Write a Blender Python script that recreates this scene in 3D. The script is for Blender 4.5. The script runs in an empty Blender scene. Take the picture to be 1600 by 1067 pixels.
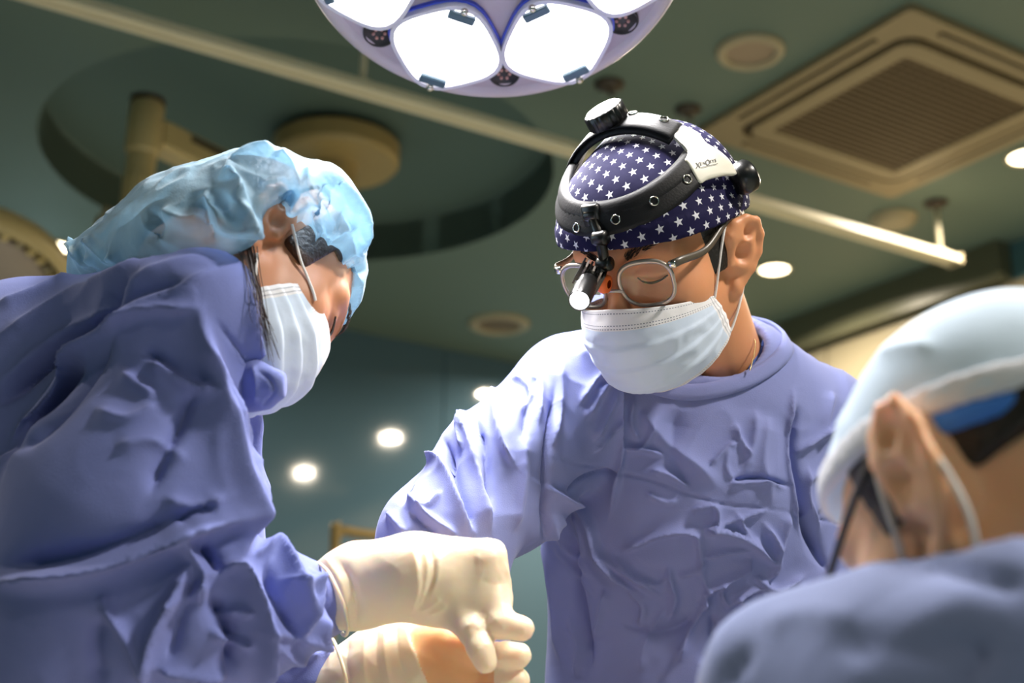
import bpy, math, random
import numpy as np
from mathutils import Vector, Matrix

# ------------------------------------------------------------------ camera
F_PX, PITCH, ROLL, CAM_Z = 2100.0, math.radians(18), math.radians(0.8), 1.05
scene = bpy.context.scene
COL = scene.collection
_fw = np.array([0, math.cos(PITCH), math.sin(PITCH)])
_up0 = np.array([0, -math.sin(PITCH), math.cos(PITCH)])
_rt0 = np.array([1.0, 0, 0])
_rt = _rt0*math.cos(ROLL) + _up0*math.sin(ROLL)
_up = -_rt0*math.sin(ROLL) + _up0*math.cos(ROLL)
M = np.stack([_rt, _up, -_fw], 1)            # camera axes -> world
CAM = np.array([0, 0, CAM_Z])
cd = bpy.data.cameras.new('camera')
cam = bpy.data.objects.new('camera', cd)
COL.objects.link(cam)
cam.matrix_world = Matrix(np.vstack([np.c_[M, CAM], [0, 0, 0, 1]]).tolist())
cd.sensor_width = 36.0
cd.lens = F_PX*36.0/1600
cd.clip_start = 0.05
cd.dof.use_dof = True
cd.dof.focus_distance = 1.27
cd.dof.aperture_fstop = 4.0
scene.camera = cam

# ------------------------------------------------------------------ world, exposure
w = bpy.data.worlds.new('room_air')
scene.world = w
w.use_nodes = True
w.node_tree.nodes['Background'].inputs[0].default_value = (0.30, 0.31, 0.28, 1)
w.node_tree.nodes['Background'].inputs[1].default_value = 0.12
vs = scene.view_settings
vs.view_transform = 'Standard'
vs.look = 'None'
vs.gamma = 1.0
vs.use_curve_mapping = False
vs.exposure = 0.0
scene.cycles.max_bounces = 6
scene.cycles.transparent_max_bounces = 12
scene.cycles.sample_clamp_indirect = 4.0

LIGHT = dict(pod=12.8, down=23.0, wash=13.0, key=78.0)

def area_light(name, loc, aim, energy, size, col, spread=180, parent=None):
    ld = bpy.data.lights.new(name, 'AREA')
    ld.shape = 'DISK'
    ld.size = size
    ld.energy = energy
    ld.color = col
    ld.spread = math.radians(spread)
    o = bpy.data.objects.new(name, ld)
    COL.objects.link(o)
    loc = Vector(loc)
    o.matrix_world = Matrix.Translation(loc) @ (Vector(aim)-loc).to_track_quat('-Z', 'Y').to_matrix().to_4x4()
    if parent is not None:
        o.parent = parent
        o.matrix_parent_inverse = Matrix.Translation(-Vector(parent.location))
    return o

# ------------------------------------------------------------------ space helpers
def ray(x, y):
    return _fw + _rt*(x-800)/F_PX + _up*(533.5-y)/F_PX

def c2w(p):                                    # camera-frame metres -> world
    return np.asarray(p, float) @ M.T + CAM

def w2c(p):
    return (np.asarray(p, float)-CAM) @ M

def C(x, y, d):                                # photo point at depth d, camera frame
    return np.array([(x-800)/F_PX*d, (533.5-y)/F_PX*d, -d])

def pxof(pc):                                  # camera frame -> photo point
    d = -pc[:, 2]
    return np.stack([800+pc[:, 0]/d*F_PX, 533.5-pc[:, 1]/d*F_PX], 1)

def onz(x, y, z):                              # where the sight line through a photo point meets height z
    r = ray(x, y)
    return CAM + r*(z-CAM_Z)/r[2]

def srgb(r, g, b):
    f = lambda c: (c/255/12.92) if c <= 10 else ((c/255+0.055)/1.055)**2.4
    return (f(r), f(g), f(b), 1)

# ------------------------------------------------------------------ object helpers
def tag(o, label=None, cat=None, group=None, kind=None):
    if label: o['label'] = label
    if cat: o['category'] = cat
    if group: o['group'] = group
    if kind: o['kind'] = kind
    return o

def empty(name, loc, label=None, cat=None, group=None):
    o = bpy.data.objects.new(name, None)
    o.empty_display_size = 0.1
    COL.objects.link(o)
    o.location = loc
    return tag(o, label, cat, group)

def wloc(o):
    v = np.zeros(3)
    while o is not None:
        v = v+np.array(o.location)
        o = o.parent
    return v

def mk(name, V, Fc, mat, parent=None, smooth=True, uv=None):
    """one mesh object from world-space vertices and faces (array of quads/tris, or list)"""
    V = np.asarray(V, float)
    me = bpy.data.meshes.new(name)
    if parent is None:
        org = np.array([(V[:, 0].min()+V[:, 0].max())/2, (V[:, 1].min()+V[:, 1].max())/2, V[:, 2].min()])
    else:
        org = wloc(parent)
    L = V-org
    if isinstance(Fc, np.ndarray):
        n, k = Fc.shape
        me.vertices.add(len(L)); me.vertices.foreach_set('co', L.astype(np.float32).ravel())
        me.loops.add(n*k); me.loops.foreach_set('vertex_index', Fc.astype(np.int32).ravel())
        me.polygons.add(n)
        me.polygons.foreach_set('loop_start', np.arange(0, n*k, k, dtype=np.int32))
        me.polygons.foreach_set('loop_total', np.full(n, k, np.int32))
        me.update(calc_edges=True)
    else:
        me.from_pydata(L.tolist(), [], [list(map(int, f)) for f in Fc])
    if uv is not None:
        ul = me.uv_layers.new(name='UVMap')
        li = np.empty(len(me.loops), np.int32); me.loops.foreach_get('vertex_index', li)
        ul.data.foreach_set('uv', np.asarray(uv, np.float32)[li].ravel())
    me.validate()
    me.polygons.foreach_set('use_smooth', np.full(len(me.polygons), smooth))
    if isinstance(mat, (list, tuple)):
        for m_ in mat: me.materials.append(m_)
    else:
        me.materials.append(mat)
    o = bpy.data.objects.new(name, me)
    COL.objects.link(o)
    if parent is None:
        o.location = org
    else:
        o.parent = parent
    return o

def sharp(o, deg=35):
    o.data.set_sharp_from_angle(angle=math.radians(deg))
    return o

def nrm(v):
    v = np.asarray(v, float)
    return v/(np.linalg.norm(v)+1e-12)

def frames(P, closed=False, ref=None):
    P = np.asarray(P, float); n = len(P)
    T = np.roll(P, -1, 0)-np.roll(P, 1, 0)
    if not closed:
        T[0] = P[1]-P[0]; T[-1] = P[-1]-P[-2]
    T /= np.linalg.norm(T, axis=1)[:, None]+1e-12
    if ref is None:
        ref = np.array([0, 0, 1.0]) if abs(T[0][2]) < .9 else np.array([1.0, 0, 0])
    N = np.zeros_like(P); x = nrm(np.cross(T[0], ref)); N[0] = x
    for i in range(1, n):
        x = x-T[i]*np.dot(x, T[i]); x = nrm(x); N[i] = x
    return T, N, np.cross(T, N)

def smooth_path(P, n=40, closed=False):
    """Catmull-Rom through the points"""
    P = np.asarray(P, float); m = len(P)
    out = []
    segs = m if closed else m-1
    per = max(2, n//segs)
    for i in range(segs):
        if closed:
            a, b, c, d = P[(i-1) % m], P[i], P[(i+1) % m], P[(i+2) % m]
        else:
            a, b, c, d = P[max(i-1, 0)], P[i], P[i+1], P[min(i+2, m-1)]
        for t in np.linspace(0, 1, per, endpoint=False):
            out.append(.5*((2*b)+(c-a)*t+(2*a-5*b+4*c-d)*t*t+(3*b-a-3*c+d)*t**3))
    if not closed: out.append(P[-1])
    return np.array(out)

def tube(P, r, seg=8, closed=False):
    P = np.asarray(P, float); n = len(P)
    r = np.broadcast_to(np.asarray(r, float), (n,))
    T, N, B = frames(P, closed)
    a = np.linspace(0, 2*np.pi, seg, endpoint=False)
    V = (P[:, None]+r[:, None, None]*(np.cos(a)[None, :, None]*N[:, None]+np.sin(a)[None, :, None]*B[:, None])).reshape(-1, 3)
    Fc = []
    for i in range(n if closed else n-1):
        j = (i+1) % n
        for k in range(seg):
            l = (k+1) % seg
            Fc.append([i*seg+k, i*seg+l, j*seg+l, j*seg+k])
    if not closed:
        Fc.append(list(range(seg))[::-1]); Fc.append([(n-1)*seg+k for k in range(seg)])
    return V, Fc

def ribbon(P, Nrm, wid, thick, closed=False, crown=0.0, seg=6):
    """flat strap swept along P; Nrm = outward normals; wid half-width; rounded rectangular section"""
    P = np.asarray(P, float); Nrm = np.asarray(Nrm, float); n = len(P)
    wid = np.broadcast_to(np.asarray(wid, float), (n,)); thick = np.broadcast_to(np.asarray(thick, float), (n,))
    T, _, _ = frames(P, closed)
    W = np.cross(T, Nrm); W /= np.linalg.norm(W, axis=1)[:, None]
    prof = []
    for x in np.linspace(-1, 1, seg+1): prof.append((x, 1 if abs(x) < .99 else .55))
    for x in np.linspace(1, -1, seg+1): prof.append((x, 0))
    prof = np.array(prof); m = len(prof)
    V = (P[:, None]+W[:, None]*(wid[:, None, None]*prof[None, :, 0, None])
         + Nrm[:, None]*(thick[:, None, None]*(prof[None, :, 1, None]+crown*(1-prof[None, :, 0, None]**2)*prof[None, :, 1, None])))
    V = V.reshape(-1, 3); Fc = []
    for i in range(n if closed else n-1):
        j = (i+1) % n
        for k in range(m):
            l = (k+1) % m
            Fc.append([i*m+k, j*m+k, j*m+l, i*m+l])
    if not closed:
        Fc.append(list(range(m))); Fc.append([(n-1)*m+k for k in range(m)][::-1])
    return V, Fc

def lathe(prof, org, axis=(0, 0, 1), seg=40, xref=None):
    """prof: list of (radius, height along axis)"""
    axis = nrm(axis)
    x = nrm(np.cross(axis, (0, 1, 0.01)) if xref is None else np.asarray(xref)-axis*np.dot(xref, axis)); y = np.cross(axis, x)
    a = np.linspace(0, 2*np.pi, seg, endpoint=False)
    V = []
    for r, h in prof:
        V.append(np.asarray(org)+axis*h+r*(np.cos(a)[:, None]*x+np.sin(a)[:, None]*y))
    V = np.concatenate(V); Fc = []
    for i in range(len(prof)-1):
        for k in range(seg):
            l = (k+1) % seg
            Fc.append([i*seg+k, i*seg+l, (i+1)*seg+l, (i+1)*seg+k])
    return V, Fc

def join(*parts):
    V, Fc, o = [], [], 0
    for v, f in parts:
        V.append(np.asarray(v)); Fc += [[i+o for i in q] for q in f]; o += len(v)
    return np.concatenate(V), Fc

def boxm(org, ax, ay, az, hx, hy, hz, bev=0.0):
    """box centred on org with half sizes along three unit axes, chamfered edges"""
    ax, ay, az = map(np.asarray, (ax, ay, az))
    if bev <= 0:
        S = [(-1, -1, -1), (1, -1, -1), (1, 1, -1), (-1, 1, -1), (-1, -1, 1), (1, -1, 1), (1, 1, 1), (-1, 1, 1)]
        V = np.array([np.asarray(org)+ax*hx*s[0]+ay*hy*s[1]+az*hz*s[2] for s in S])
        return V, [[0, 3, 2, 1], [4, 5, 6, 7], [0, 1, 5, 4], [1, 2, 6, 5], [2, 3, 7, 6], [3, 0, 4, 7]]
    ring = lambda x, y, z, b: [(x-b, -y, z), (x, -y+b, z), (x, y-b, z), (x-b, y, z), (-x+b, y, z), (-x, y-b, z), (-x, -y+b, z), (-x+b, -y, z)]
    L = ring(hx-bev, hy-bev, -hz, bev*.6)+ring(hx, hy, -hz+bev, bev)+ring(hx, hy, hz-bev, bev)+ring(hx-bev, hy-bev, hz, bev*.6)
    V = np.array([np.asarray(org)+ax*p[0]+ay*p[1]+az*p[2] for p in L]); Fc = []
    for i in range(3):
        for k in range(8):
            l = (k+1) % 8
            Fc.append([i*8+k, i*8+l, (i+1)*8+l, (i+1)*8+k])
    Fc.append(list(range(8))[::-1]); Fc.append(list(range(24, 32)))
    return V, Fc

def prism(poly, org, ax, ay, az, z0, z1):
    """polygon (2-D list) extruded along az"""
    n = len(poly)
    V = np.array([np.asarray(org)+np.asarray(ax)*p[0]+np.asarray(ay)*p[1]+np.asarray(az)*z for z in (z0, z1) for p in poly])
    return V, [list(range(n))[::-1], list(range(n, 2*n))]+[[k, (k+1) % n, n+(k+1) % n, n+k] for k in range(n)]

def rrect(hx, hy, r, n=5):
    out = []
    for cx, cy, a0 in ((hx-r, hy-r, 0), (-hx+r, hy-r, 90), (-hx+r, -hy+r, 180), (hx-r, -hy+r, 270)):
        for t in np.linspace(a0, a0+90, n): out.append((cx+r*math.cos(math.radians(t)), cy+r*math.sin(math.radians(t))))
    return out

def frame_ring(outer, inner, org, ax, ay, az, z0, z1):
    """flat ring between two loops of equal count, extruded"""
    n = len(outer)
    P = lambda p, z: np.asarray(org)+np.asarray(ax)*p[0]+np.asarray(ay)*p[1]+np.asarray(az)*z
    V = np.array([P(p, z0) for p in outer]+[P(p, z0) for p in inner]+[P(p, z1) for p in outer]+[P(p, z1) for p in inner])
    Fc = []
    for k in range(n):
        l = (k+1) % n
        Fc += [[k, n+k, n+l, l], [2*n+k, 2*n+l, 3*n+l, 3*n+k], [k, l, 2*n+l, 2*n+k], [n+k, 3*n+k, 3*n+l, n+l]]
    return V, Fc

# ------------------------------------------------------------------ implicit surfaces
class Field:
    def __init__(s, lo, hi, h):
        s.lo = np.asarray(lo, float); s.h = h
        s.n = np.ceil((np.asarray(hi)-s.lo)/h).astype(int)+1
        s.ax = [s.lo[i]+h*np.arange(s.n[i]) for i in range(3)]
        s.f = np.full(s.n, 0.5, np.float32)

    def _blk(s, lo, hi):
        a = np.clip(np.floor((lo-s.lo)/s.h).astype(int), 0, s.n-1)
        b = np.clip(np.ceil((hi-s.lo)/s.h).astype(int)+1, 0, s.n)
        if (b-a <= 1).any(): return None, None
        X, Y, Z = [s.ax[i][a[i]:b[i]].astype(np.float32) for i in range(3)]
        return tuple(slice(a[i], b[i]) for i in range(3)), (X[:, None, None], Y[None, :, None], Z[None, None, :])

    def put(s, d, sl, k, op):
        f = s.f[sl]
        if op == 'u':
            hh = np.maximum(k-np.abs(f-d), 0)/max(k, 1e-6); s.f[sl] = np.minimum(f, d)-hh*hh*k*.25
        elif op == 's':
            d = -d
            hh = np.maximum(k-np.abs(f-d), 0)/max(k, 1e-6); s.f[sl] = np.maximum(f, d)+hh*hh*k*.25
        else:
            s.f[sl] = np.maximum(f, d)

    def cap(s, a, b, ra, rb=None, k=.02, op='u', zs=1.0):
        """tapered capsule; zs > 1 flattens it along the view axis"""
        a, b = np.asarray(a, float), np.asarray(b, float)
        rb = ra if rb is None else rb
        mr = max(ra, rb)+k*2+s.h*3
        sl, G = s._blk(np.minimum(a, b)-mr, np.maximum(a, b)+mr)
        if sl is None: return s
        ba = b-a; L = max(float(ba@ba), 1e-9)
        dx, dy, dz = G[0]-a[0], G[1]-a[1], G[2]-a[2]
        t = np.clip((dx*ba[0]+dy*ba[1]+dz*ba[2])/L, 0, 1)
        q = np.sqrt((dx-t*ba[0])**2+(dy-t*ba[1])**2+((dz-t*ba[2])*zs)**2)
        s.put((q-(ra+(rb-ra)*t)).astype(np.float32), sl, k, op)
        return s

    def ell(s, c, R, rad, k=.02, op='u', off=0.0):
        """ellipsoid; columns of R are its axes"""
        c = np.asarray(c, float); rad = np.asarray(rad, float)
        mr = rad.max()+k*2+s.h*3+abs(off)
        sl, G = s._blk(c-mr, c+mr)
        if sl is None: return s
        D = [G[i]-c[i] for i in range(3)]
        k0 = 0; k1 = 0
        for j in range(3):
            q = D[0]*R[0, j]+D[1]*R[1, j]+D[2]*R[2, j]
            k0 = k0+(q/rad[j])**2; k1 = k1+(q/rad[j]**2)**2
        k0 = np.sqrt(k0); k1 = np.sqrt(k1)
        s.put((k0*(k0-1)/np.maximum(k1, 1e-6)-off).astype(np.float32), sl, k, op)
        return s

    def plane(s, p, n):
        """keep the side the normal points away from"""
        n = nrm(n)
        X, Y, Z = s.ax
        d = (X[:, None, None]-p[0])*n[0]+(Y[None, :, None]-p[1])*n[1]+(Z[None, None, :]-p[2])*n[2]
        s.f = np.maximum(s.f, d.astype(np.float32))
        return s

    def mesh(s, relax=2):
        f = s.f
        f[[0, -1]] = np.maximum(f[[0, -1]], .01); f[:, [0, -1]] = np.maximum(f[:, [0, -1]], .01); f[:, :, [0, -1]] = np.maximum(f[:, :, [0, -1]], .01)
        S = f < 0
        def cor(A, o): return A[o[0]:A.shape[0]-1+o[0], o[1]:A.shape[1]-1+o[1], o[2]:A.shape[2]-1+o[2]]
        offs = [(i, j, k) for i in (0, 1) for j in (0, 1) for k in (0, 1)]
        cnt = sum(cor(S, o).astype(np.int8) for o in offs)
        mix = (cnt > 0) & (cnt < 8)
        I = np.argwhere(mix); n = len(I)
        idx = np.full(mix.shape, -1, np.int32); idx[mix] = np.arange(n)
        acc = np.zeros((n, 3)); num = np.zeros(n)
        val = {o: f[I[:, 0]+o[0], I[:, 1]+o[1], I[:, 2]+o[2]].astype(float) for o in offs}
        for a in offs:
            for ax in range(3):
                if a[ax] == 1: continue
                b = list(a); b[ax] = 1; b = tuple(b)
                va, vb = val[a], val[b]; m = (va < 0) != (vb < 0)
                t = va[m]/(va[m]-vb[m])
                p = np.tile(np.array(a, float), (m.sum(), 1)); p[:, ax] = t
                acc[m] += p; num[m] += 1
        V = s.lo+(I+acc/num[:, None])*s.h
        Q = []
        for ax in range(3):
            o1, o2 = [(1, 2), (2, 0), (0, 1)][ax]
            sa = [slice(None)]*3; sb = [slice(None)]*3
            sa[ax] = slice(0, -1); sb[ax] = slice(1, None)
            d = S[tuple(sa)] != S[tuple(sb)]
            E = np.argwhere(d)
            ok = (E[:, o1] > 0) & (E[:, o2] > 0) & (E[:, o1] < s.n[o1]-1) & (E[:, o2] < s.n[o2]-1)
            E = E[ok]
            ins = S[tuple(sa)][E[:, 0], E[:, 1], E[:, 2]]
            def cell(x, y):
                c = E.copy(); c[:, o1] += x; c[:, o2] += y
                return idx[c[:, 0], c[:, 1], c[:, 2]]
            q = np.stack([cell(-1, -1), cell(0, -1), cell(0, 0), cell(-1, 0)], 1)
            q[~ins] = q[~ins][:, ::-1]
            Q.append(q)
        Q = np.concatenate(Q)
        Q = Q[(Q >= 0).all(1)]
        for _ in range(relax): V = laplace(V, Q, .5)
        return V, Q

def laplace(V, Q, lam):
    n = len(V); S = np.zeros((n, 3)); c = np.zeros(n); k = Q.shape[1]
    for i in range(k):
        a, b = Q[:, i], Q[:, (i+1) % k]
        for x in range(3):
            S[:, x] += np.bincount(a, V[b, x], n)+np.bincount(b, V[a, x], n)
        c += np.bincount(a, minlength=n)+np.bincount(b, minlength=n)
    return V+lam*(S/np.maximum(c, 1)[:, None]-V)

def vnormals(V, Q):
    fn = np.cross(V[Q[:, 2]]-V[Q[:, 0]], V[Q[:, 3]]-V[Q[:, 1]])
    N = np.zeros_like(V)
    for i in range(4):
        for x in range(3): N[:, x] += np.bincount(Q[:, i], fn[:, x], len(V))
    return N/(np.linalg.norm(N, axis=1)[:, None]+1e-12)

def subdiv(V, Q):
    n = len(V)
    E = np.concatenate([np.sort(np.stack([Q[:, i], Q[:, (i+1) % 4]], 1), 1) for i in range(4)])
    key = E[:, 0].astype(np.int64)*n+E[:, 1]
    u, inv = np.unique(key, return_inverse=True)
    ev = (V[u//n]+V[u % n])/2
    fc = V[Q].mean(1)
    m = len(Q)
    e = [n+inv[i*m:(i+1)*m] for i in range(4)]
    c = n+len(u)+np.arange(m)
    Q2 = np.concatenate([np.stack([Q[:, i], e[i], c, e[(i+3) % 4]], 1) for i in range(4)])
    return np.concatenate([V, ev, fc]), Q2

def crop(V, Q, keep):
    kf = keep[Q].all(1); Q = Q[kf]
    used = np.zeros(len(V), bool); used[Q.ravel()] = True
    mp = np.cumsum(used)-1
    return V[used], mp[Q]

# ------------------------------------------------------------------ noise and folds
_rs = np.random.RandomState(5)
_PERM = _rs.permutation(256).astype(np.int64)
_G = _rs.normal(size=(256, 3)); _G /= np.linalg.norm(_G, axis=1)[:, None]
def noise(p):
    p = np.asarray(p, float); i = np.floor(p).astype(np.int64); f = p-i
    u = f*f*f*(f*(f*6-15)+10)
    out = 0
    for dx in (0, 1):
        for dy in (0, 1):
            for dz in (0, 1):
                h = _PERM[(_PERM[(_PERM[(i[:, 0]+dx) & 255]+i[:, 1]+dy) & 255]+i[:, 2]+dz) & 255]
                g = _G[h]; d = g[:, 0]*(f[:, 0]-dx)+g[:, 1]*(f[:, 1]-dy)+g[:, 2]*(f[:, 2]-dz)
                wt = (u[:, 0] if dx else 1-u[:, 0])*(u[:, 1] if dy else 1-u[:, 1])*(u[:, 2] if dz else 1-u[:, 2])
                out = out+d*wt
    return out

def folds(V, Q, strokes, mm=.001, ws=1.0):
    """raise creases on a cloth mesh: each stroke = (points, height mm, width left px, width right px)"""
    N = vnormals(V, Q)
    front = np.clip((N*(-V/np.linalg.norm(V, axis=1)[:, None])).sum(1)*3+.3, 0, 1)
    X = pxof(V); D = np.zeros(len(V))
    for pts, amp, wl, wr in strokes:
        wl, wr = wl*ws, wr*ws
        P = smooth_path(np.array(pts, float), 8*(len(pts)-1)) if len(pts) > 2 else np.array(pts, float)
        wm = max(wl, wr)*4
        m = np.where((X[:, 0] > P[:, 0].min()-wm) & (X[:, 0] < P[:, 0].max()+wm) & (X[:, 1] > P[:, 1].min()-wm) & (X[:, 1] < P[:, 1].max()+wm))[0]
        if not len(m): continue
        x = X[m]; best = np.full(len(m), 1e9); sg = np.zeros(len(m)); par = np.zeros(len(m))
        seg = np.linalg.norm(np.diff(P, axis=0), axis=1); cum = np.r_[0, np.cumsum(seg)]; tot = cum[-1]
        for i in range(len(P)-1):
            a, b = P[i], P[i+1]; ba = b-a
            t = np.clip(((x-a)@ba)/(ba@ba+1e-9), 0, 1)
            q = x-a-t[:, None]*ba; dd = np.hypot(q[:, 0], q[:, 1])
            s_ = ba[0]*(x[:, 1]-a[1])-ba[1]*(x[:, 0]-a[0])
            u = dd < best
            best[u] = dd[u]; sg[u] = s_[u]; par[u] = (cum[i]+t[u]*seg[i])/tot
        wd = np.where(sg < 0, wl, wr)
        prof = np.exp(-(np.sqrt((best/wd)**2+.05)-.2236))
        taper = np.clip(np.minimum(par, 1-par)*5+.15, 0, 1)
        D[m] += amp*mm*prof*taper
    return V+N*(D*front)[:, None]

def crumple(V, Q, amp, freq, sx=(1, 1, 1), seed=0):
    """irregular sharp-ridged cloth wrinkles along the normals"""
    N = vnormals(V, Q)
    p = V*np.asarray(sx)*freq+seed*7.3
    wv = np.stack([noise(p*.6+3), noise(p*.6+11), noise(p*.6+19)], 1)
    a = noise(p+wv*1.3)
    b = noise(p*2.1+wv*2+5)
    r = (1-np.abs(a)*2.6)
    r = np.sign(r)*np.abs(r)**1.5
    return V+N*((r*.7+b*.5)*amp)[:, None]

# ------------------------------------------------------------------ materials
def new_mat(name):
    m = bpy.data.materials.new(name); m.use_nodes = True
    nt = m.node_tree; b = nt.nodes['Principled BSDF']
    return m, nt, b

def mat(name, col, rough=.5, metal=0., noise_amt=.06, nscale=8., bump=0., bscale=200., spec=.5, sub=0., subcol=None, sheen=0., coat=0., emit=None, emit_s=0., bdist=.002):
    m, nt, b = new_mat(name)
    L = nt.links
    b.inputs['Roughness'].default_value = rough
    b.inputs['Metallic'].default_value = metal
    b.inputs['Specular IOR Level'].default_value = spec
    tc = nt.nodes.new('ShaderNodeTexCoord')
    nz = nt.nodes.new('ShaderNodeTexNoise'); nz.inputs['Scale'].default_value = nscale; nz.inputs['Detail'].default_value = 4
    L.new(tc.outputs['Object'], nz.inputs['Vector'])
    mr = nt.nodes.new('ShaderNodeMapRange'); mr.inputs[3].default_value = 1-noise_amt; mr.inputs[4].default_value = 1+noise_amt
    L.new(nz.outputs['Fac'], mr.inputs[0])
    mx = nt.nodes.new('ShaderNodeVectorMath'); mx.operation = 'SCALE'
    mx.inputs[0].default_value = col[:3]
    L.new(mr.outputs[0], mx.inputs['Scale'])
    L.new(mx.outputs[0], b.inputs['Base Color'])
    if bump > 0:
        n2 = nt.nodes.new('ShaderNodeTexNoise'); n2.inputs['Scale'].default_value = bscale; n2.inputs['Detail'].default_value = 3
        L.new(tc.outputs['Object'], n2.inputs['Vector'])
        bp = nt.nodes.new('ShaderNodeBump'); bp.inputs['Strength'].default_value = bump; bp.inputs['Distance'].default_value = bdist
        L.new(n2.outputs['Fac'], bp.inputs['Height']); L.new(bp.outputs[0], b.inputs['Normal'])
    if sub > 0:
        b.inputs['Subsurface Weight'].default_value = sub
        b.inputs['Subsurface Radius'].default_value = subcol or (1, .35, .2)
        b.inputs['Subsurface Scale'].default_value = .006
    if sheen: b.inputs['Sheen Weight'].default_value = sheen
    if coat:
        b.inputs['Coat Weight'].default_value = coat; b.inputs['Coat Roughness'].default_value = .05
    if emit:
        b.inputs['Emission Color'].default_value = emit; b.inputs['Emission Strength'].default_value = emit_s
    return m
# ================================================================== the room
ZC = CAM_Z+1.90
UA = math.radians(32)
U = np.array([math.cos(UA), math.sin(UA), 0]); Vv = np.array([-U[1], U[0], 0]); Zv = np.array([0, 0, 1.0])
UV = lambda u, v, z: U*u+Vv*v+np.array([0, 0, z])
U0, U1, V0, V1 = -2.4, 3.99, -2.4, 5.24

m_ceil = mat('ceiling_paint', srgb(106, 124, 114), .55, noise_amt=.04, nscale=1.5)
m_recess = mat('recess_paint', srgb(92, 112, 106), .5, noise_amt=.04, nscale=2)
m_teal = mat('glossy_teal_panel', srgb(84, 112, 130), .07, noise_amt=.05, nscale=.8, spec=.6)
m_tealwall = mat('teal_wall_paint', srgb(80, 120, 130), .5)
m_beige = mat('beige_wall_panel', srgb(140, 131, 108), .38, noise_amt=.05, nscale=2)
m_band = mat('olive_band', srgb(98, 98, 78), .3, noise_amt=.05, nscale=3)
m_joint = mat('joint_dark', srgb(60, 66, 62), .7)
m_floor = mat('floor_vinyl', srgb(172, 178, 172), .35, noise_amt=.08, nscale=6)
m_plast = mat('cream_plastic', srgb(180, 166, 136), .4, noise_amt=.03)
m_acpl = mat('aged_beige_plastic', srgb(158, 140, 108), .45, noise_amt=.04)
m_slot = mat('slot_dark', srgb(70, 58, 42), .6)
m_grille = mat('grille_bar', srgb(124, 104, 78), .5)
m_grilleback = mat('grille_back', srgb(40, 33, 24), .8)
m_alu = mat('brushed_rail', srgb(238, 228, 200), .4, metal=0, noise_amt=.04)
m_chrome = mat('polished_metal', srgb(215, 210, 200), .16, metal=1.0)
m_darkmet = mat('dark_flange', srgb(70, 58, 46), .5)
m_lampon = mat('downlight_glow', srgb(255, 244, 214), .5, emit=srgb(255, 236, 196), emit_s=9)
m_black = mat('black_rubber', srgb(16, 16, 18), .45)

# floor, walls
V_, F_ = boxm(UV((U0+U1)/2, (V0+V1)/2, -.05), U, Vv, Zv, (U1-U0)/2, (V1-V0)/2, .05)
tag(mk('floor', V_, F_, m_floor, smooth=False), kind='structure')
def wall(name, u0, v0, u1, v1, m, t=.06):
    a, b = UV(u0, v0, 0), UV(u1, v1, 0)
    d = nrm(b-a); n = np.cross(Zv, d)
    V, Fc = boxm((a+b)/2+n*t/2+Zv*ZC/2, d, n, Zv, np.linalg.norm(b-a)/2, t/2, ZC/2)
    return tag(mk(name, V, Fc, m, smooth=False), kind='structure')
wl = wall('wall_left', U0, V1, U0, V0, m_tealwall) if False else wall('wall_left', U0, V0, U0, V1, m_tealwall)
wk = wall('wall_near', U1, V0, U0, V0, m_tealwall)
wb = wall('wall_back', U0, V1, U1, V1, m_joint)
wr = wall('wall_right', U1, V1, U1, V0, m_tealwall)
# glossy teal panels over the back wall, one object each, joints left open
pw = 1.06
u = U0
k = 0
while u < U1-.02:
    e = min(u+pw, U1-.005)
    V, Fc = boxm(UV((u+e)/2, V1-.008, ZC/2), U, Vv, Zv, (e-u)/2-.003, .008, ZC/2-.002)
    mk('wall_panel', V, Fc, m_teal, wb, smooth=False)
    u = e
# beige panels on the right wall under the band line
zb = 2.80
v = V1-.02
for wdt in (.84, .52, .55, .95, .95, .95, .95, .95, .95):
    e = max(v-wdt, V0+.01)
    if v-e < .05: break
    V, Fc = boxm(UV(U1-.010, (v+e)/2, zb/2), Vv, U, Zv, (v-e)/2-.004, .010, zb/2-.002)
    mk('wall_panel', V, Fc, m_beige, wr, smooth=False)
    v = e
V, Fc = boxm(UV((3.912+U1)/2, (2.93+V1-.02)/2, (zb+ZC)/2), Vv, U, Zv, (V1-.02-2.93)/2, (U1-3.912)/2, (ZC-zb)/2-.001)
tag(mk('trim_1', V, Fc, m_band, smooth=False), kind='structure')

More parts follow.
